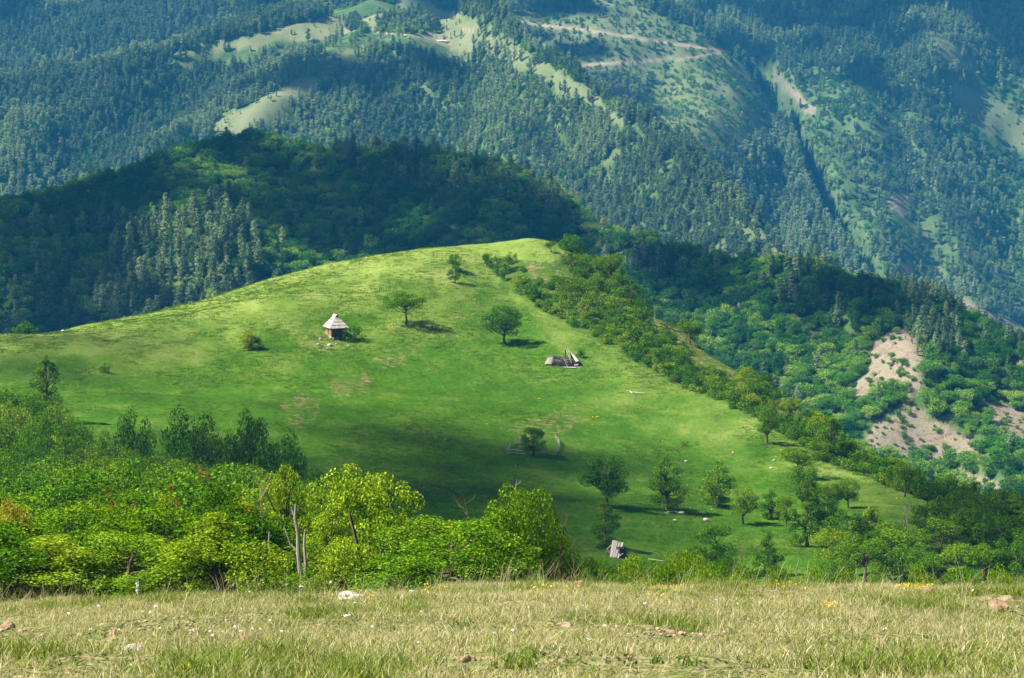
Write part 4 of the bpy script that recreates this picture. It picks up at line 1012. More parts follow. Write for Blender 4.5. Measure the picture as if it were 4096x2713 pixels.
def log_hut():
    x, y, z = place(335.5, 338.5, 300, 560); rz = R(22)
    t = empty('log_hut', 'small log hut with pale steep shingle roof standing on the sunny meadow', 'hut', (x, y + 1.2, z), None, rz, (.92, .92, .92))
    g = lambda lx, ly: float(H(x + lx * math.cos(rz) - ly * math.sin(rz), y + 1.2 + lx * math.sin(rz) + ly * math.cos(rz))) - z
    W, D, zt = 1.42, 1.75, 2.15; z0 = .35
    # rubble footing
    mb = MB(); rd = random.Random(3)
    for k in range(46):
        e = rd.choice([0, 0, 0, 1, 2]); q = rd.uniform(-1, 1)
        px_, py_ = ((-W - rd.uniform(-.05, .25), q * D) if e == 0 else ((q * W, -D - rd.uniform(-.1, .1)) if e == 1 else (q * W, D)))
        s = rd.uniform(.25, .5); V, Fc = bmesh_ico(1); V = V * (1 + .3 * (rng.random((len(V), 1)) - .5)) * np.array([s, s, s * .7]) * .6 + np.array([px_, py_, g(px_, py_) + rd.uniform(-.1, .35)])
        mb.add(V, [tuple(f) for f in Fc])
    mb.build('stone_footing', [M['stone']], t)
    # front wall: round logs, slightly narrower towards the ground
    mb = MB()
    for k in range(11):
        zz = -.30 + k * .23; n = .78 + .22 * min(1, (zz + .3) / .9)
        mb.tube([(-W * n, -D, zz), (W * n, -D, zz)], [.125, .12], 8)
        mb.tube([(-W * n, D, zz), (W * n, D, zz)], [.12, .12], 8)
        if zz > .2: mb.tube([(W, -D - .1, zz + .1), (W, D + .1, zz + .1)], [.12, .12], 8)
    mb.build('log_wall', [M['old_log']], t)
    mb = MB()
    for k in range(7):
        zz = .15 + k * .30
        if 2 <= k <= 5: mb.box((-W, -D * .55, zz), (.12, D * .88, .28), jit=.01); mb.box((-W, D * .55, zz), (.12, D * .88, .28), jit=.01)
        else: mb.box((-W, 0, zz), (.13, D * 2, .28), jit=.01)
    for q in (-1, -.1, .12, 1): mb.box((-W - .03, q * D * .98, 1.15), (.16, .14, 2.0))
    mb.build('plank_wall', [M['orange_wood']], t)
    mb = MB(); mb.box((-W + .06, .02, 1.2), (.05, .5, 1.25)); mb.build('opening_shade', [M['darkness']], t)  # dark panel painted as the shade in the plank wall opening
    mb = MB(); mb.box((0, 0, .9), (2 * W - .2, 2 * D - .2, 2.3)); mb.build('inner_shade', [M['darkness']], t)  # dark block filling the hut, stands in for interior shade
    # hipped shingle roof in three overlapping courses
    roof = MB(); EW, ED = W + .42, D + .48; RH = 2.1; rl = .55; ro = .25       # ridge half length, shifted back
    cap = Vector((0, -rl + ro, zt + RH)); cap2 = Vector((0, rl + ro, zt + RH))
    base = [Vector((-EW, -ED, zt - .12)), Vector((EW, -ED, zt - .12)), Vector((EW, ED, zt - .12)), Vector((-EW, ED, zt - .12))]
    rgd = [cap, cap, cap2, cap2]
    for side in range(4):
        a0, b0 = base[side], base[(side + 1) % 4]; a1, b1 = rgd[side], rgd[(side + 1) % 4]
        for c in range(4):
            t0, t1 = c / 4, (c + 1) / 4 + .04; nsh = max(3, int((b0 - a0).length * (1 - t0) / .20))
            for k in range(nsh):
                f0, f1 = k / nsh, (k + 1) / nsh - .01
                j = random.uniform(-.05, .05)
                l0 = a0.lerp(a1, t0); r0 = b0.lerp(b1, t0); l1 = a0.lerp(a1, min(1, t1)); r1 = b0.lerp(b1, min(1, t1))
                nrm = (b0 - a0).cross(a1 - a0 + (b1 - b0)).normalized(); lift = nrm * (.09 + random.uniform(0, .04)); dn = (l0 - l1).normalized() * (.05 + j)
                p = [l0.lerp(r0, f0) + dn, l0.lerp(r0, f1) + dn, l1.lerp(r1, f1), l1.lerp(r1, f0)]
                top = [p[0] + lift, p[1] + lift, p[2] + nrm * .02, p[3] + nrm * .02]
                q = [tuple(v) for v in p + top]
                roof.add(q, [(3, 2, 1, 0), (4, 5, 6, 7), (0, 1, 5, 4), (1, 2, 6, 5), (2, 3, 7, 6), (3, 0, 4, 7)])
    ro_ = roof.build('roof', [M['shingle']], t)
    mb = MB()
    for sx in (-1, 1):
        mb.beam((sx * .19, -rl + ro - .42, zt + RH + .0), (sx * .19, rl + ro + .25, zt + RH + .02), .46, .05, roll=sx * R(48))
    mb.build('ridge_cap', [M['shingle']], ro_)
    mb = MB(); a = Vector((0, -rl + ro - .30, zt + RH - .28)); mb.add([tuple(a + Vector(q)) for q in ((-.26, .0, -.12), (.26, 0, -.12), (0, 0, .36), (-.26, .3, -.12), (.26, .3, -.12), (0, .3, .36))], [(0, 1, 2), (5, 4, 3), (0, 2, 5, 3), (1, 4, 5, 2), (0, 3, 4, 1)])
    mb.build('gablet_shade', [M['darkness']], ro_)  # dark prism painted as the shade in the gablet under the ridge cap
    mb = MB(); mb.tube([(W * 1.35, -D - .5, 1.0), (W * .75, -D - .6, -.25)], [.035, .04], 6); mb.build('leaning_pole', [M['bark_pale']], t)
    return x, y, z
hx, hy, hz_ = log_hut()
for i, (u, v, s) in enumerate(((320.3, 339.5, .5), (318, 345, .55), (329.5, 346, .75), (327, 349, .35), (336, 344.5, .45), (348, 346, .45))):
    x, y, z = place(u, v, 300, 560); o = link('stone', rock_mesh(i + 3, s, s, s * .7, 'stone')); o.location = (x, y, z + s * .15)
    tag(o, 'pale stone lying in the grass below the log hut', 'stone', 'stones around the log hut')

def ruin():
    x, y, z = place(562.5, 366, 300, 600); t = empty('collapsed_cabin', 'collapsed grey log cabin, a heap of planks and leaning poles on the meadow', 'ruin', (x, y, z))
    Z = lambda X, Y, d=0.0: ((X - 1170) / 207, d, (860 - Y) / 207)
    mb = MB()                                                        # fallen left roof: planks fanning down to the left
    for k in range(9):
        f = k / 8; a = Vector(Z(520 + 260 * f, 800 - 5 * f, .2 - .5 * f)); b = Vector(Z(660 + 190 * f, 640 - 95 * f, 1.6 - 1.0 * f)); mb.beam(a + Vector((random.uniform(-.15, .15), 0, 0)), b + Vector((random.uniform(-.12, .12), .3, random.uniform(-.12, .16))), random.uniform(.15, .26), .05, roll=random.uniform(-.5, .5))
    mb.build('fallen_roof', [M['plank']], t)
    mb = MB()
    for k in range(4):
        mb.tube([Z(860, 850 - k * 42, -.2 + .04 * k), Z(1730, 850 - k * 40, -.15 + .05 * k)], [.12, .12], 8)
        mb.tube([Z(840, 850 - k * 38, 2.2), Z(1730, 850 - k * 40, 2.3)], [.12, .12], 8)
        mb.tube([Z(1730, 850 - k * 42, -.3), Z(1740, 850 - k * 42, 2.4)], [.12, .12], 8); mb.tube([Z(860, 850 - k * 42, -.3), Z(850, 850 - k * 42, 2.3)], [.12, .12], 8)
    mb.build('log_wall', [M['old_log']], t)
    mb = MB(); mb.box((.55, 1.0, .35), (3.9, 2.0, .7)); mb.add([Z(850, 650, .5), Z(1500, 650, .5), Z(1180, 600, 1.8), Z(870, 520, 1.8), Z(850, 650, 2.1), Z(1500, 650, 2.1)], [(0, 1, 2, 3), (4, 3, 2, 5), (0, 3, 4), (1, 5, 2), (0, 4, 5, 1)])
    mb.build('void_shade', [M['darkness']], t)  # dark solid standing for the shaded void under the fallen planks
    def pl(a, b, w, th=.05, mat='plank', roll=0, name='plank'):
        mb = MB(); mb.beam(Z(*a), Z(*b), w, th, roll=roll); mb.build(name, [M[mat]], t)
    pl((855, 505, .6), (1200, 650, .3), .34, roll=R(-50)); pl((800, 640, .1), (1190, 690, -.1), .12); pl((940, 720, -.35), (1110, 690, -.35), .1)
    pl((1170, 510, 1.0), (1400, 950, -.9), .42, .06, roll=R(-40)); pl((1250, 640, .3), (1370, 730, -.4), .22, roll=R(-50)); pl((1310, 640, .2), (1530, 595, .4), .14)
    pl((1270, 245, .8), (1490, 735, -.4), .16, .07, 'shingle', R(-45)); pl((1285, 270, .9), (1275, 560, 1.0), .14, .08, 'darkness')
    pl((1395, 340, .9), (1460, 600, .2), .26, .05, 'shingle', R(-60)); pl((1420, 800, -.4), (1560, 800, -.4), .3, .1, 'darkness')
    mb = MB(); mb.add([Z(1330, 290, 1.0), Z(1460, 420, .9), Z(1640, 700, -.3), Z(1745, 670, -.3), Z(1580, 480, .8), Z(1330, 270, 1.15)] , [(0, 1, 2, 3, 4, 5)][:1])
    mb.add([Z(1335, 290, 1.12), Z(1465, 420, 1.02), Z(1645, 700, -.18), Z(1750, 670, -.18), Z(1585, 480, .92), Z(1335, 270, 1.27)], [(5, 4, 3, 2, 1, 0)]); mb.build('roof_slab', [M['shingle']], t)
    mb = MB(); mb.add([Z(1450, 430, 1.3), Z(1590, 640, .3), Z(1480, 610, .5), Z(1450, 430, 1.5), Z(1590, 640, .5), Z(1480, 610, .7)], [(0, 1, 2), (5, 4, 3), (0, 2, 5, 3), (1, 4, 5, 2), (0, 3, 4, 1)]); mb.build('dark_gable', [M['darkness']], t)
    mb = MB(); mb.tube([Z(1575, 835, -.5), Z(1725, 812, -.45)], [.15, .14], 9); mb.build('fallen_log', [M['stone']], t)
    mb = MB(); mb.tube([Z(1180, 862, -1.2), Z(1400, 872, -1.5), Z(1640, 880, -1.6)], [.04, .08, .07], 7); mb.tube([Z(1440, 868, -1.3), Z(1640, 868, -1.4), Z(1860, 850, -1.2)], [.07, .06, .05], 7); mb.tube([Z(1680, 872, -1.9), Z(1800, 876, -2.2)], [.05, .04], 6)
    mb.build('ground_pole', [M['bark_pale']], t)
ruin()

def pen(name, label, pts, posts, bright=None):
    """fence of split poles on the ground through picture points"""
    W3 = [Vector(place(u, v, 300, 560)) for u, v in pts]; t = empty(name, label, 'fence', W3[0])
    O = W3[0]
    for k in range(len(W3) - 1):
        for hgt in (.35, .75):
            mb = MB(); mb.tube([W3[k] - O + Vector((0, 0, hgt)), (W3[k] + W3[k + 1]) / 2 - O + Vector((0, 0, hgt - .08)), W3[k + 1] - O + Vector((0, 0, hgt + .04))], [.07, .065, .06], 6)
            mb.build('rail', [M['bark_pale' if (bright and k in bright) else 'plank']], t)
        mb = MB(); p = W3[k] - O; mb.tube([p - Vector((0, 0, .2)), p + Vector((.02, 0, 1.1 if k in posts else .8))], [.08, .06], 6); mb.build('post', [M['plank']], t)
    p = W3[-1] - O; mb = MB(); mb.tube([p - Vector((0, 0, .2)), p + Vector((.05, 0, 1.2))], [.08, .06], 6); mb.build('post', [M['plank']], t)
e_ = lambda X, Y: (X / 29.6 + 495, Y / 29.6 + 420)
pen('pole_fence', 'long grey split pole fence closing the left and front of the old pen', [e_(870, 800), e_(740, 690), e_(470, 800), e_(345, 1020), e_(600, 1040), e_(860, 1065), e_(1290, 1050), e_(1520, 1050)], (2, 6), (3, 4))
pen('pole_fence', 'short bent pole fence piece with two pale boards at the right of the pen', [e_(1790, 620), e_(1870, 700), e_(1920, 800), e_(1865, 920), e_(1785, 1030)], (0, 2), ())
for (X0, Y0, X1, Y1) in ((740, 520, 790, 600), (1810, 560, 1860, 640), (1880, 660, 1925, 740)):
    u0, v0 = e_((X0 + X1) / 2, Y1 + 30); x, y, z = place(u0, v0, 300, 560)
    mb = MB(); k = px(y) / 29.6; mb.beam((-(X1 - X0) / 2 * k, 0, .3 + (Y1 - Y0) * k), ((X1 - X0) / 2 * k, 0, .3), .30, .04, roll=R(90)); o = mb.build('board', [M['bark_pale']]); o.location = (x, y - .12, z)
    tag(o, 'pale split board %s' % ('propped on the back left corner of the pen' if X0 < 1000 else ('upper of two leaning on the right pen fence' if Y0 < 600 else 'lower of two leaning on the right pen fence')), 'board')
x, y, z = place(516, 468, 300, 560); mb = MB(); mb.tube([(0, 0, -.2), (.03, 0, .55)], [.09, .07], 7); o = mb.build('post_stump', [M['plank']]); o.location = (x, y, z); tag(o, 'lone short post stump below the left of the pen', 'post')

def shed():
    x, y, z = place(617, 557.5, 240, 400); t = empty('plank_shed', 'small tumbled plank shed with slumped grey roof at the foot of the slope', 'shed', (x, y, z))
    Z = lambda X, Y, d=0.0: ((X - 600) / 200, d, (1180 - Y) / 200)
    mb = MB()
    for k in range(7):
        f = k / 6; a = Z(525 + 210 * f, 835 + 50 * f + random.uniform(-14, 14), 1.3); b = Z(450 + 160 * f, 1180 + random.uniform(-25, 15), -.4)
        if k != 5: mb.beam(a, b, .24, .05, roll=random.uniform(-.2, .2))
    mb.build('slumped_roof', [M['shingle']], t)
    mb = MB(); mb.beam(Z(360, 1015, .4), Z(500, 1075, .2), .12, .08); mb.beam(Z(365, 1040, .3), Z(490, 1095, .1), .2, .05); mb.beam(Z(360, 1015, .5), Z(470, 930, 1.0), .1, .08); mb.beam(Z(470, 930, 1.0), Z(540, 940, 1.0), .12, .08)
    mb.beam(Z(450, 1030, .5), Z(505, 940, .9), .08, .06); mb.beam(Z(490, 1040, .5), Z(545, 950, .9), .07, .06); mb.build('roof_frame', [M['plank']], t)
    mb = MB()
    for k in range(6): mb.tube([Z(650, 1160 - 38 * k, -.1 + .1 * k), Z(825 - 5 * k, 1170 - 38 * k, .9 + .05 * k)], [.11, .10], 7); mb.tube([Z(400, 1150 - 28 * k, .5 + .1 * k), Z(650, 1160 - 38 * k, .1 + .1 * k)], [.09, .1], 7)
    mb.build('log_wall', [M['old_log']], t)
    mb = MB(); mb.add([Z(400, 1150, .9), Z(650, 1170, .2), Z(810, 1160, 1.0), Z(560, 1150, 2.0), Z(400, 1010, 1.0), Z(690, 950, .9), Z(770, 960, 1.4), Z(560, 930, 2.0)], [(3, 2, 1, 0), (4, 5, 6, 7), (0, 1, 5, 4), (1, 2, 6, 5), (2, 3, 7, 6), (3, 0, 4, 7)]); mb.build('inner_shade', [M['darkness']], t)  # dark block inside the shed, its shade put into the colour
    mb = MB(); mb.beam(Z(660, 1130, -.3), Z(735, 1085, -.1), .2, .05); mb.beam(Z(700, 990, .5), Z(760, 985, .6), .15, .05); mb.build('loose_board', [M['plank']], t)
shed()
# log and stones below the cone shaped tree
x, y, z = place(674, 513.5, 240, 500); t = empty('old_log', 'long pale fallen log with chunks beside it below the cone shaped tree', 'log', (x, y, z)); k = px(y)
mb = MB(); mb.tube([(-10.5 * k, .5, .06), (0, .55, .12), (10.5 * k, .6, .10)], [.05, .07, .06], 7); mb.build('pole', [M['bark_pale']], t)
mb = MB(); mb.tube([(-9.5 * k, -.3, .06), (-4 * k, -.3, .06)], [.08, .07], 6); mb.tube([(2 * k, -.4, .12), (10 * k, -.5, .16)], [.10, .17], 7); mb.build('trunk_piece', [M['stone']], t)
x, y, z = place(636, 393, 300, 560); k = px(y); mb = MB()
mb.tube([(-10 * k, 0, .35), (-6 * k, 0, .2), (0, -.2, .1), (9 * k, -.5, .08)], [.10, .09, .06, .03], 6); mb.tube([(-6 * k, 0, .3), (-4 * k, -.7, .06)], [.09, .08], 6); mb.tube([(-3 * k, 0, .15), (3 * k, -.9, .05)], [.05, .02], 5); mb.tube([(2 * k, -.2, .1), (8 * k, -1.0, .05)], [.04, .02], 5)
o = mb.build('fallen_branch', [M['bark_pale']]); o.location = (x, y, z); tag(o, 'bleached fallen branch on the grass near the flank', 'branch')
x, y, z = place(657, 560.5, 240, 400); mb = MB(); mb.tube([(-1.0, .5, .08), (.9, -.6, .06)], [.05, .03], 6); o = mb.build('fallen_branch', [M['bark_pale']]); o.location = (x, y, z); tag(o, 'short pale stick on the grass right of the plank shed', 'branch')
for i, (u, v, s, l) in enumerate(((774, 461, .35, 'small white stone high on the lower slope right of the pen'), (686, 462, .4, 'pale stone below the tiny dark bush'), (771, 469, .42, 'white stone above the tree row'), (681, 473, .3, 'pale stone left of the cone shaped tree top'), (675, 521, .4, 'pale stone just below the old log'), (706, 521, .6, 'grey stones between two trees of the lower slope'), (733, 453, .3, 'small stone on the open lower meadow'), (63, 331.5, .5, 'reddish stone at the far left skyline of the meadow'))):
    x, y, z = place(u, v, 240, 560); o = link('stone', rock_mesh(i + 30, s * 1.3, s, s * .8, 'stone')); o.location = (x, y, z + s * .2); tag(o, l, 'stone')

# far buildings
x, y, z = place(761, 5, 2500, 3700); s = 1.0
t = empty('far_house', 'tiny pale roofed house on the far clearing at the top edge', 'house', (x, y, z), None, R(15))
mb = MB(); mb.box((0, 0, 1.6), (7.5, 6, 3.4)); mb.build('wall', [M['old_log']], t)
mb = MB(); mb.add([(-4.2, -3.5, 3.1), (4.2, -3.5, 3.1), (4.2, 3.5, 3.1), (-4.2, 3.5, 3.1), (-2.6, 0, 7.2), (2.6, 0, 7.2)], [(0, 1, 5, 4), (2, 3, 4, 5), (1, 2, 5), (3, 0, 4), (3, 2, 1, 0)]); mb.build('roof', [M['shingle']], t)
x, y, z = place(442, 42, 1900, 2500)
t = empty('timber_pile', 'tiny row of pale sawn timber on the far grassy ridge', 'timber', (x, y, z), None, R(-12))
mb = MB()
for k in range(7): mb.tube([(-8 + k * 1.0, -.5 + .4 * (k % 3), .5 + .35 * (k % 3)), (-1 + k * 1.3, -.5 + .4 * (k % 3), .6 + .3 * (k % 3))], [.38, .36], 6)
mb.build('log_stack', [M['shingle']], t)

# ------------------------------------------------------------------ foreground turf
def blades(seed, n, r, h0, h1, w0, mats_i=(0,), lean=.35, seg=3):
    rg = np.random.default_rng(seed); mb = MB(); mbq = [[] for _ in mats_i]
    for i in range(n):
        a, q = rg.uniform(0, 6.283), r * math.sqrt(rg.random()); b = np.array([math.cos(a) * q, math.sin(a) * q, -.01])
        h = rg.uniform(h0, h1); d = rg.uniform(0, 6.283); ln = lean * h * rg.uniform(.2, 1.6); dv = np.array([math.cos(d), math.sin(d), 0]); f = rg.uniform(0, 6.283); sv = np.array([math.cos(f), math.sin(f), 0]) * w0 * rg.uniform(.6, 1.3) / 2
        P0 = [b + dv * ln * (t ** 1.8) + np.array([0, 0, h * t * (1 - .12 * t * lean)]) for t in np.linspace(0, 1, seg + 1)]
        k = int(rg.integers(0, len(mats_i)))
        for j in range(seg):
            wa, wb = 1 - (j / seg) ** 1.5, 1 - ((j + 1) / seg) ** 1.5 * .93
            mbq[k].append([P0[j] - sv * wa, P0[j] + sv * wa, P0[j + 1] + sv * wb, P0[j + 1] - sv * wb])
    for k, q in enumerate(mbq):
        if q: mb.quads(np.array(q), mats_i[k])
    return mb
M['turf'] = leaf_mat('turf_blades', (0.08, 0.15, 0.018), (0.18, 0.245, 0.040), (0.40, 0.38, 0.16), .3, island=.6)
M['straw'] = leaf_mat('straw_blades', (0.30, 0.26, 0.12), (0.48, 0.42, 0.24), (0.66, 0.58, 0.40), .3, island=.7)
M['hillgrass'] = leaf_mat('meadow_blades', (0.048, 0.125, 0.008), (0.090, 0.175, 0.014), (0.20, 0.255, 0.050), .3, island=.3)
turf = []
for i in range(5):
    mb = blades(500 + i, 80, .17, .025, .07, .0045, (0, 0, 1), .8); turf.append(mb.mesh('turf_tuft', [M['turf'], M['straw']]))
for i in range(4):
    mb = blades(520 + i, 60, .16, .025, .075, .004, (0, 1, 1), .9); turf.append(mb.mesh('straw_tuft', [M['turf'], M['straw']]))
for i in range(2):
    mb = blades(540 + i, 60, .10, .06, .13, .006, (0,), .6); turf.append(mb.mesh('green_tuft', [M['turf'], M['straw']]))
stalk = []
for i in range(5):
    mb = blades(560 + i, 6, .12, .16, .48, .004, (0,), .8, 6); stalk.append(mb.mesh('stalk_tuft', [M['straw']]))
def fg_points(n, y0, y1):
    y = np.sqrt(rng.random(n) * (y1 * y1 - y0 * y0) + y0 * y0); x = rng.uniform(-1, 1, n) * (.19 * y + 2.2); return x, y
x, y = fg_points(17000, 8.5, 33.5); z = H(x, y)
pz = fbm(x, y, 1.1, 3, 77); bare = fbm(x, y * .6, .9, 4, 88)
k = bare < .13; x, y, z, pz = x[k], y[k], z[k], pz[k]; n = len(x)
ix = np.where(pz > .12, rng.integers(0, 5, n), rng.integers(5, 9, n)); ix = np.where((pz > .28) & (rng.random(n) < .4), rng.integers(9, 11, n), ix)
# Collection Info sorts its children by name, so the names carry the order
def ordered(name, meshes): return proto_collection(name, meshes)
sc_ = rng.uniform(.75, 1.35, (n, 1)) * np.array([[1, 1, 1]])
scatter('grass', np.stack([x, y, z], 1), ordered('turf', turf), sc_, rng.uniform(0, 6.28, n), ix, 'short mixed green and dry grass on the brow in front')
n = 800; x, y = fg_points(n, 9, 33.5)
yy = np.where(rng.random(n) < .25, rng.uniform(27, 33, n), y); x = x * yy / y; y = yy
scatter('straw_stalks', np.stack([x, y, H(x, y)], 1), ordered('stalk', stalk), np.repeat(rng.uniform(.5, 1.05, (n, 1)), 3, 1), rng.uniform(-.8, 1.2, n), rng.integers(0, 5, n), 'long dry grass stalks bending over the front turf', tilt=np.stack([rng.uniform(-.1, .1, n), rng.uniform(-.25, .35, n)], 1))
# meadow grass on the hill
hgr = [blades(600 + i, 26, .55, .06, .20, .05, (0,), .5, 2).mesh('meadow_tuft', [M['hillgrass']]) for i in range(4)]
n = 95000; y = np.sqrt(rng.random(n) * (575 ** 2 - 270 ** 2) + 270 ** 2); x = rng.uniform(-.2, .2, n) * y; z = H(x, y); mk = masks(x, y, z)
pt = fbm(x * .8, y * .45, 9, 4, 71) + .6 * fbm(x, y * .5, 2.5, 2, 72)
k = (mk['hill'] > .5) & (rng.random(n) < np.clip(.65 + 1.4 * pt, .2, 1)) & ~(mk['dirt'] & (rng.random(n) < .6)) & visible(x, y, z + .6, .001)
x, y, z, pt = x[k], y[k], z[k], pt[k]; n = len(x)
scatter('meadow_grass', np.stack([x, y, z], 1), ordered('meadow', hgr), np.stack([np.ones(n), np.ones(n), np.clip(.8 + pt, .5, 1.5)], 1) * rng.uniform(.7, 1.3, (n, 1)), rng.uniform(0, 6.28, n), rng.integers(0, 4, n), 'lush meadow grass covering the green hill')
# rocks of the brow
rocks = [(352,598,30,10,'stone','whitish flat rock near the top left of the front turf'), (413,596,10,9,'stone','small upright pale rock right of the whitish flat rock'), (354,607,8,5,'stone_red','small brown stone below the whitish flat rock'),
 (134,650,25,9,'stone','long pale flat stone in the lower left turf'), (7,629,18,9,'stone_red','reddish stone cut by the left edge'), (195,633,11,7,'stone','small pale stone in the left turf'), (245,642,18,8,'stone_red','low pinkish stone group left of the middle'),
 (298,643,14,7,'stone','rounded pale stone left of the middle'), (266,675,12,9,'stone','pale stone at the bottom edge left of the middle'), (467,662,22,11,'stone_red','rough brown rock near the bottom centre'), (581,580,16,11,'stone_red','brown rock standing on the brow below the middle bush'),
 (998,610,24,13,'stone_red','big ochre rock at the right of the front turf'), (1006,600,18,6,'stone_red','reddish rocks just behind the big ochre rock'), (985,601,8,5,'stone_red','small reddish rock left behind the big ochre rock'), (928,592,14,6,'stone_red','brown earthy mound on the right brow'),
 (565,626,16,5,'clay','pinkish bare stone in the middle turf'), (702,630,12,6,'clay','pinkish stone right of the bare patch'), (116,634,9,5,'stone_red','small brown stone above the long pale flat stone'), (530,640,9,4,'stone','tiny pale stone in the centre turf')]
for i, (u, v, wp, hp, mt, lab) in enumerate(rocks):
    x, y, z = place(u, v, 9, 31.5); k = px(y); o = link('rock', rock_mesh(60 + i, wp * k, wp * k * .9, hp * k * 1.5, mt, .55)); o.location = (x, y, z - hp * k * .05); o.rotation_euler.z = i; tag(o, lab, 'rock')
mb = MB(); rd = random.Random(8)
for (u0, v0, ru, rv, c) in ((640, 629, 50, 11, 75), (695, 636, 34, 8, 35), (20, 630, 22, 5, 20), (180, 630, 60, 10, 40), (590, 640, 40, 14, 30), (990, 606, 40, 7, 40)):
    for k in range(c):
        a = rd.uniform(0, 6.28); q = math.sqrt(rd.random()); x, y, z = place(u0 + math.cos(a) * q * ru, v0 + math.sin(a) * q * rv, 9, 31)
        s = rd.uniform(.004, .018) * rd.choice((1, 1, 1.6)); V, Fc = bmesh_ico(1); mb.add(V * (1 + .4 * (rng.random((len(V), 1)) - .5)) * np.array([s, s, s * .6]) + np.array([x, y, z + s * .4]), [tuple(f) for f in Fc])
o = mb.build('gravel', [M['clay']]); tag(o, 'crumbs of pinkish clay and gravel in the bare spots of the turf', kind='stuff')
# flowers
m, nt, out = nodes('white_petals'); d = N(nt, 'BsdfDiffuse'); d.inputs[0].default_value = (.85, .86, .80, 1); nt.links.new(d.outputs[0], out.inputs[0]); M['white'] = m
m, nt, out = nodes('yellow_petals'); d = N(nt, 'BsdfDiffuse'); d.inputs[0].default_value = (.75, .56, .03, 1); nt.links.new(d.outputs[0], out.inputs[0]); M['ypetal'] = m
fl = []
for i in range(3):
    mb = MB(); mb.tube([(0, 0, 0), (.01, 0, .12)], [.002, .0015], 4, 1); L = clump_leaves((.01, 0, .125), (.016, .016, .006), 9, .018, rng); mb.quads(L, 0); fl.append(mb.mesh('white_flower', [M['white'], M['turf']]))
wf = [(142,621),(150,622),(156,621),(120,625),(175,627),(182,629),(190,633),(240,641),(252,643),(262,642),(205,648),(235,642),(281,644),(118,641),(68,628),(60,617),(140,664),(213,651),(270,630),(130,676),(98,618),(356,618),(382,622),(350,626),(372,640),(444,640),(512,645),(495,649),(392,656),(645,618),(651,622),(535,676),(345,632),(738,617),(718,615),(885,645),(748,628),(971,605),(300,600),(330,598),(590,655),(420,655),(160,640),(200,610),(90,640),(40,650),(250,600),(228,632),(210,640),(310,640)]
for i, (u, v) in enumerate(wf):
    x, y, z = place(u, v, 9, 31.5); o = link('white_flower', fl[i % 3]); o.location = (x, y, z); o.rotation_euler.z = i; s = random.uniform(.35, .7) * (y / 15); o.scale = (s, s, min(s, 1.3))
    tag(o, 'small white flower in the dry grass of the brow', 'flower', 'white flowers scattered in the turf')
x, y, z = place(139, 606, 9, 31.5); t = empty('flower_spike', 'tall pale flower spike standing alone on the left brow', 'flower', (x, y, z)); hh = height_to(581, x, y, z)
mb = MB(); mb.tube([(0, 0, 0), (-.01, 0, hh * .95)], [.006, .004], 5); mb.build('stem', [M['straw']], t)
mb = MB()
for k in range(7): mb.quads(clump_leaves((-.01, 0, hh * (.55 + .07 * k)), (.013, .013, .012), 9, .013, rng))
mb.build('blossom', [M['white']], t)
mb = MB(); rd = random.Random(4)
for (u0, v0, ru, rv, c) in ((433, 594, 14, 5, 50), (530, 593, 22, 3, 40), (560, 592, 20, 3, 30), (660, 592, 22, 2.5, 60), (740, 584.5, 7, 1.2, 25), (782, 589, 16, 1.5, 30), (915, 590, 20, 2.5, 150), (830, 609, 9, 1.5, 25), (660, 602, 16, 4, 14), (355, 600, 30, 4, 16), (740, 600, 260, 6, 30), (183, 676, 3, 1, 6), (680, 587, 8, 1, 12)):
    for k in range(c):
        a = rd.uniform(0, 6.28); q = math.sqrt(rd.random()); v = min(v0 + math.sin(a) * q * rv, 676); x, y, z = place(u0 + math.cos(a) * q * ru, max(v, 587), 9, 31.5)
        mb.quads(clump_leaves((x, y, z + rd.uniform(.02, .07)), (.02, .02, .012), 2, .018, rng))
o = mb.build('yellow_flowers', [M['ypetal']]); tag(o, 'patches of low yellow flowers in the turf along the brow', kind='stuff')
mb = MB()
for (u0, v0, ru, rv, c) in ((412, 322, 26, 9, 26), (384, 330, 14, 6, 12), (300, 334, 10, 2, 7), (468, 302, 12, 4, 10), (470, 318, 22, 3, 8), (560, 390, 120, 50, 18), (640, 470, 180, 50, 22), (370, 300, 60, 12, 10), (880, 495, 40, 8, 6), (600, 418, 10, 1, 5), (790, 465, 50, 14, 6)):
    for k in range(c):
        a = rd.uniform(0, 6.28); q = math.sqrt(rd.random()); x, y, z = place(u0 + math.cos(a) * q * ru, v0 + math.sin(a) * q * rv, 280, 575); mb.quads(clump_leaves((x, y, z + .2), (.15, .14, .08), 4, .13, rng))
o = mb.build('meadow_flowers', [M['ypetal']]); tag(o, 'dots of yellow flowers scattered over the green hill', kind='stuff')
mb = MB()
for (u, v, r) in ((118,555,.22),(121,561,.18),(64,583,.2),(80,580,.22),(97,577,.12),(60,590,.15),(84,576,.14),(137,562,.12),(24,574,.12)):
    s, e = ray(u, v); y = 93.0; mb.quads(clump_leaves((float(s) * y, y, float(e) * y), (r, r, r * .6), 16, .12, rng))
o = mb.build('white_blossoms', [M['white']]); tag(o, 'sprays of creamy blossom low in the left front thicket', 'blossom')
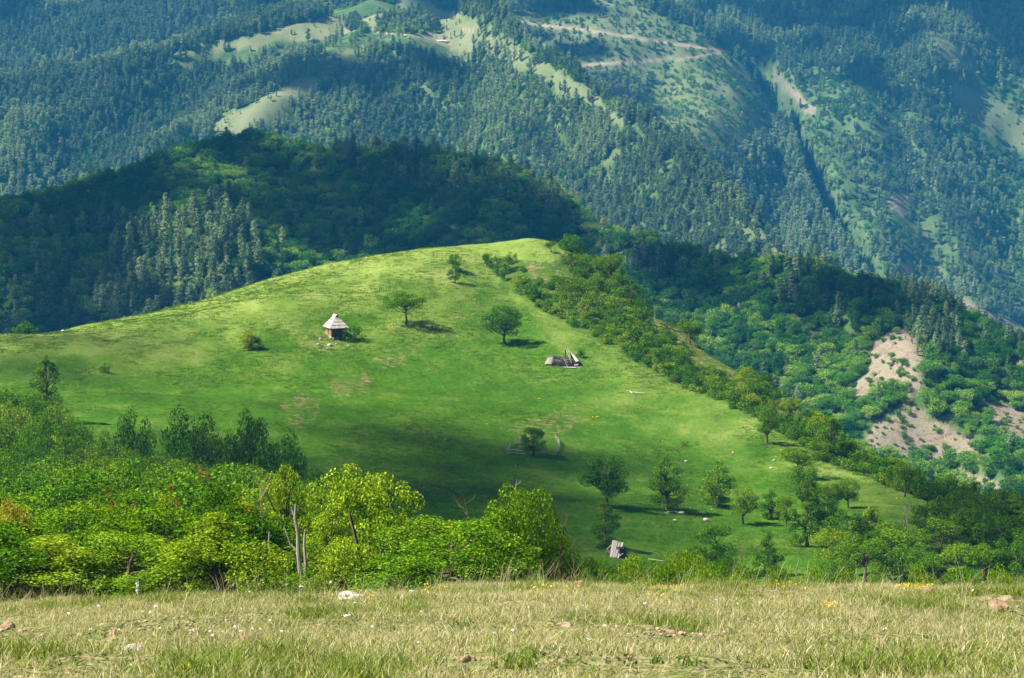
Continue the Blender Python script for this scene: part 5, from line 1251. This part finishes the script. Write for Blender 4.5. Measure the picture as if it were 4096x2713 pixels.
# green leafy weeds in the turf
M['weed'] = leaf_mat('weed_leaves', (0.05, 0.14, 0.015), (0.08, 0.19, 0.02), (0.12, 0.24, 0.03), .35)
wd = [blades(700 + i, 18, .06, .04, .12, .014, (0,), .5, 3).mesh('leafy_weed', [M['weed']]) for i in range(3)]
for i, (u, v, s, l) in enumerate(((463,633,1.2,'dark green leafy weed in the centre of the turf'), (686,666,1.0,'leafy weed at the lower edge right of the centre'), (658,664,.7,'small leafy weed left of the leafy weed at the lower edge'), (738,659,.6,'small leafy weed in the lower right turf'), (537,655,.6,'small leafy weed right of the brown rock at the bottom'), (207,668,.9,'leafy weed at the bottom left of the turf'), (812,669,.6,'tiny bright weed at the lower right'), (186,612,.8,'grass green tussock in the left turf'))):
    x, y, z = place(u, v, 9, 31.5); o = link('leafy_weed', wd[i % 3]); o.location = (x, y, z); o.scale = (s, s, s); o.rotation_euler.z = i; tag(o, l, 'weed')

# ------------------------------------------------------------------ clouds and haze
def cloud(name, spots, z0=1050, seed=1):
    """spots: (x, y, z, radius_x, radius_y, puff, cover): where the shade falls on the ground"""
    rd = random.Random(seed); mb = MB(); verts = []; faces = []
    ico = bmesh_ico()
    V, Fc = ico; allv = []; n = 0
    for (x, y, z, rx, ry, pr, cov) in spots:
        cnt = int(cov * rx * ry / (pr * pr) * 1.0) + 1
        for k in range(cnt):
            a = rd.uniform(0, 6.283); q = math.sqrt(rd.random()); q = q if rd.random() < .8 else q * 1.15
            gx = x + math.cos(a) * q * rx; gy = y + math.sin(a) * q * ry
            t = (z0 + rd.uniform(-25, 25) - z) / SUN.z
            c = Vector((gx, gy, z)) + SUN * t; s = pr * rd.uniform(.5, 1.3) * (1.1 - .35 * q)
            P0 = V * np.array([s, s, s * .8]) * (1 + .25 * (rng.random((len(V), 1)) - .5)) + np.array(c)
            allv.append(P0); faces.append(Fc + n); n += len(V)
    me = mk_mesh(name, np.concatenate(allv), np.concatenate(faces).ravel(), np.full(sum(len(f) for f in faces), 3), [M['cloud']], smooth=True)
    o = link(name, me); tag(o, kind='structure'); return o
m, nt, out = nodes('cloud'); d = N(nt, 'BsdfDiffuse'); d.inputs[0].default_value = (.9, .9, .9, 1); nt.links.new(d.outputs[0], out.inputs[0]); M['cloud'] = m
def sp(u, v, y0, y1, wpx, depth, puff, cov, dx=0):
    x, y, z = place(u, v, y0, y1); return (x + dx, y, z, wpx * px(y), depth, puff, cov)
A0, A1 = 880, 1200
cloud('cloud', [sp(270,172,A0,A1,95,45,16,1.6), sp(370,195,A0,A1,95,60,16,1.6), sp(470,215,A0,A1,95,50,16,1.6), sp(560,235,A0,A1,60,45,15,1.5), sp(345,215,A0,A1,60,30,14,1.2),
                sp(50,250,A0,A1,90,55,15,1.4), sp(165,200,A0,A1,60,35,15,1.2), sp(90,215,A0,A1,60,30,15,1.2), sp(90,300,A0,A1,85,38,14,1.2), sp(190,305,A0,A1,50,20,12,.6), sp(30,310,A0,A1,60,30,14,1.4)], 1050, 1)
cloud('cloud', [sp(690,266,A0,A1,75,26,11,1.5), sp(790,290,A0,A1,55,22,10,1.3), sp(900,316,A0,A1,60,24,10,1.2)], 1000, 2)
cloud('cloud', [sp(420,530,240,560,170,66,5,1.5), sp(480,500,240,560,140,55,5,.95), sp(350,475,240,560,140,60,5,.75), sp(300,440,240,560,110,50,5,.3), sp(540,470,240,560,110,60,5,.45), sp(570,530,240,560,70,60,5,.6)], 1500, 3)
cloud('cloud', [sp(40,375,240,560,120,50,5,.5), sp(140,352,240,560,110,32,5,.3), sp(975,530,240,560,50,50,7,1.4), sp(1020,545,240,560,50,50,7,1.5)], 1500, 4)
cloud('cloud', [sp(320,72,1700,2700,130,22,18,1.2), sp(425,80,1700,2700,70,30,20,.9), sp(270,4,2400,3000,90,60,26,1.0), sp(350,-6,2400,3000,110,90,26,1.2), sp(20,2,2400,3100,60,60,26,1.0), sp(205,160,1700,2300,30,30,18,.8)], 1300, 5)
cloud('cloud', [sp(505,55,2400,3000,60,90,26,1.3), sp(575,72,2400,3000,55,60,22,1.1), sp(520,10,2400,3100,80,90,26,1.1), sp(620,100,2300,2900,30,30,20,.7)], 1300, 6)
cloud('cloud', [sp(770,20,2500,3600,80,150,36,1.1), sp(870,25,2500,3600,70,130,36,1.1), sp(980,5,2500,3700,100,100,36,1.4), sp(830,60,2500,3600,40,80,30,.7), sp(1015,50,2500,3600,40,70,30,1.0)], 1500, 7)

hz = MB(); hz.box((0, 2550, -100), (5200, 5500, 470)); hm, nt, out = nodes('haze')
vp = nt.nodes.new('ShaderNodeVolumePrincipled'); vp.inputs['Color'].default_value = (.06, .47, 1.0, 1); vp.inputs['Density'].default_value = .0001; vp.inputs['Anisotropy'].default_value = .2
nt.links.new(vp.outputs[0], out.inputs['Volume'])
o = hz.build('haze', [hm]); tag(o, kind='stuff')
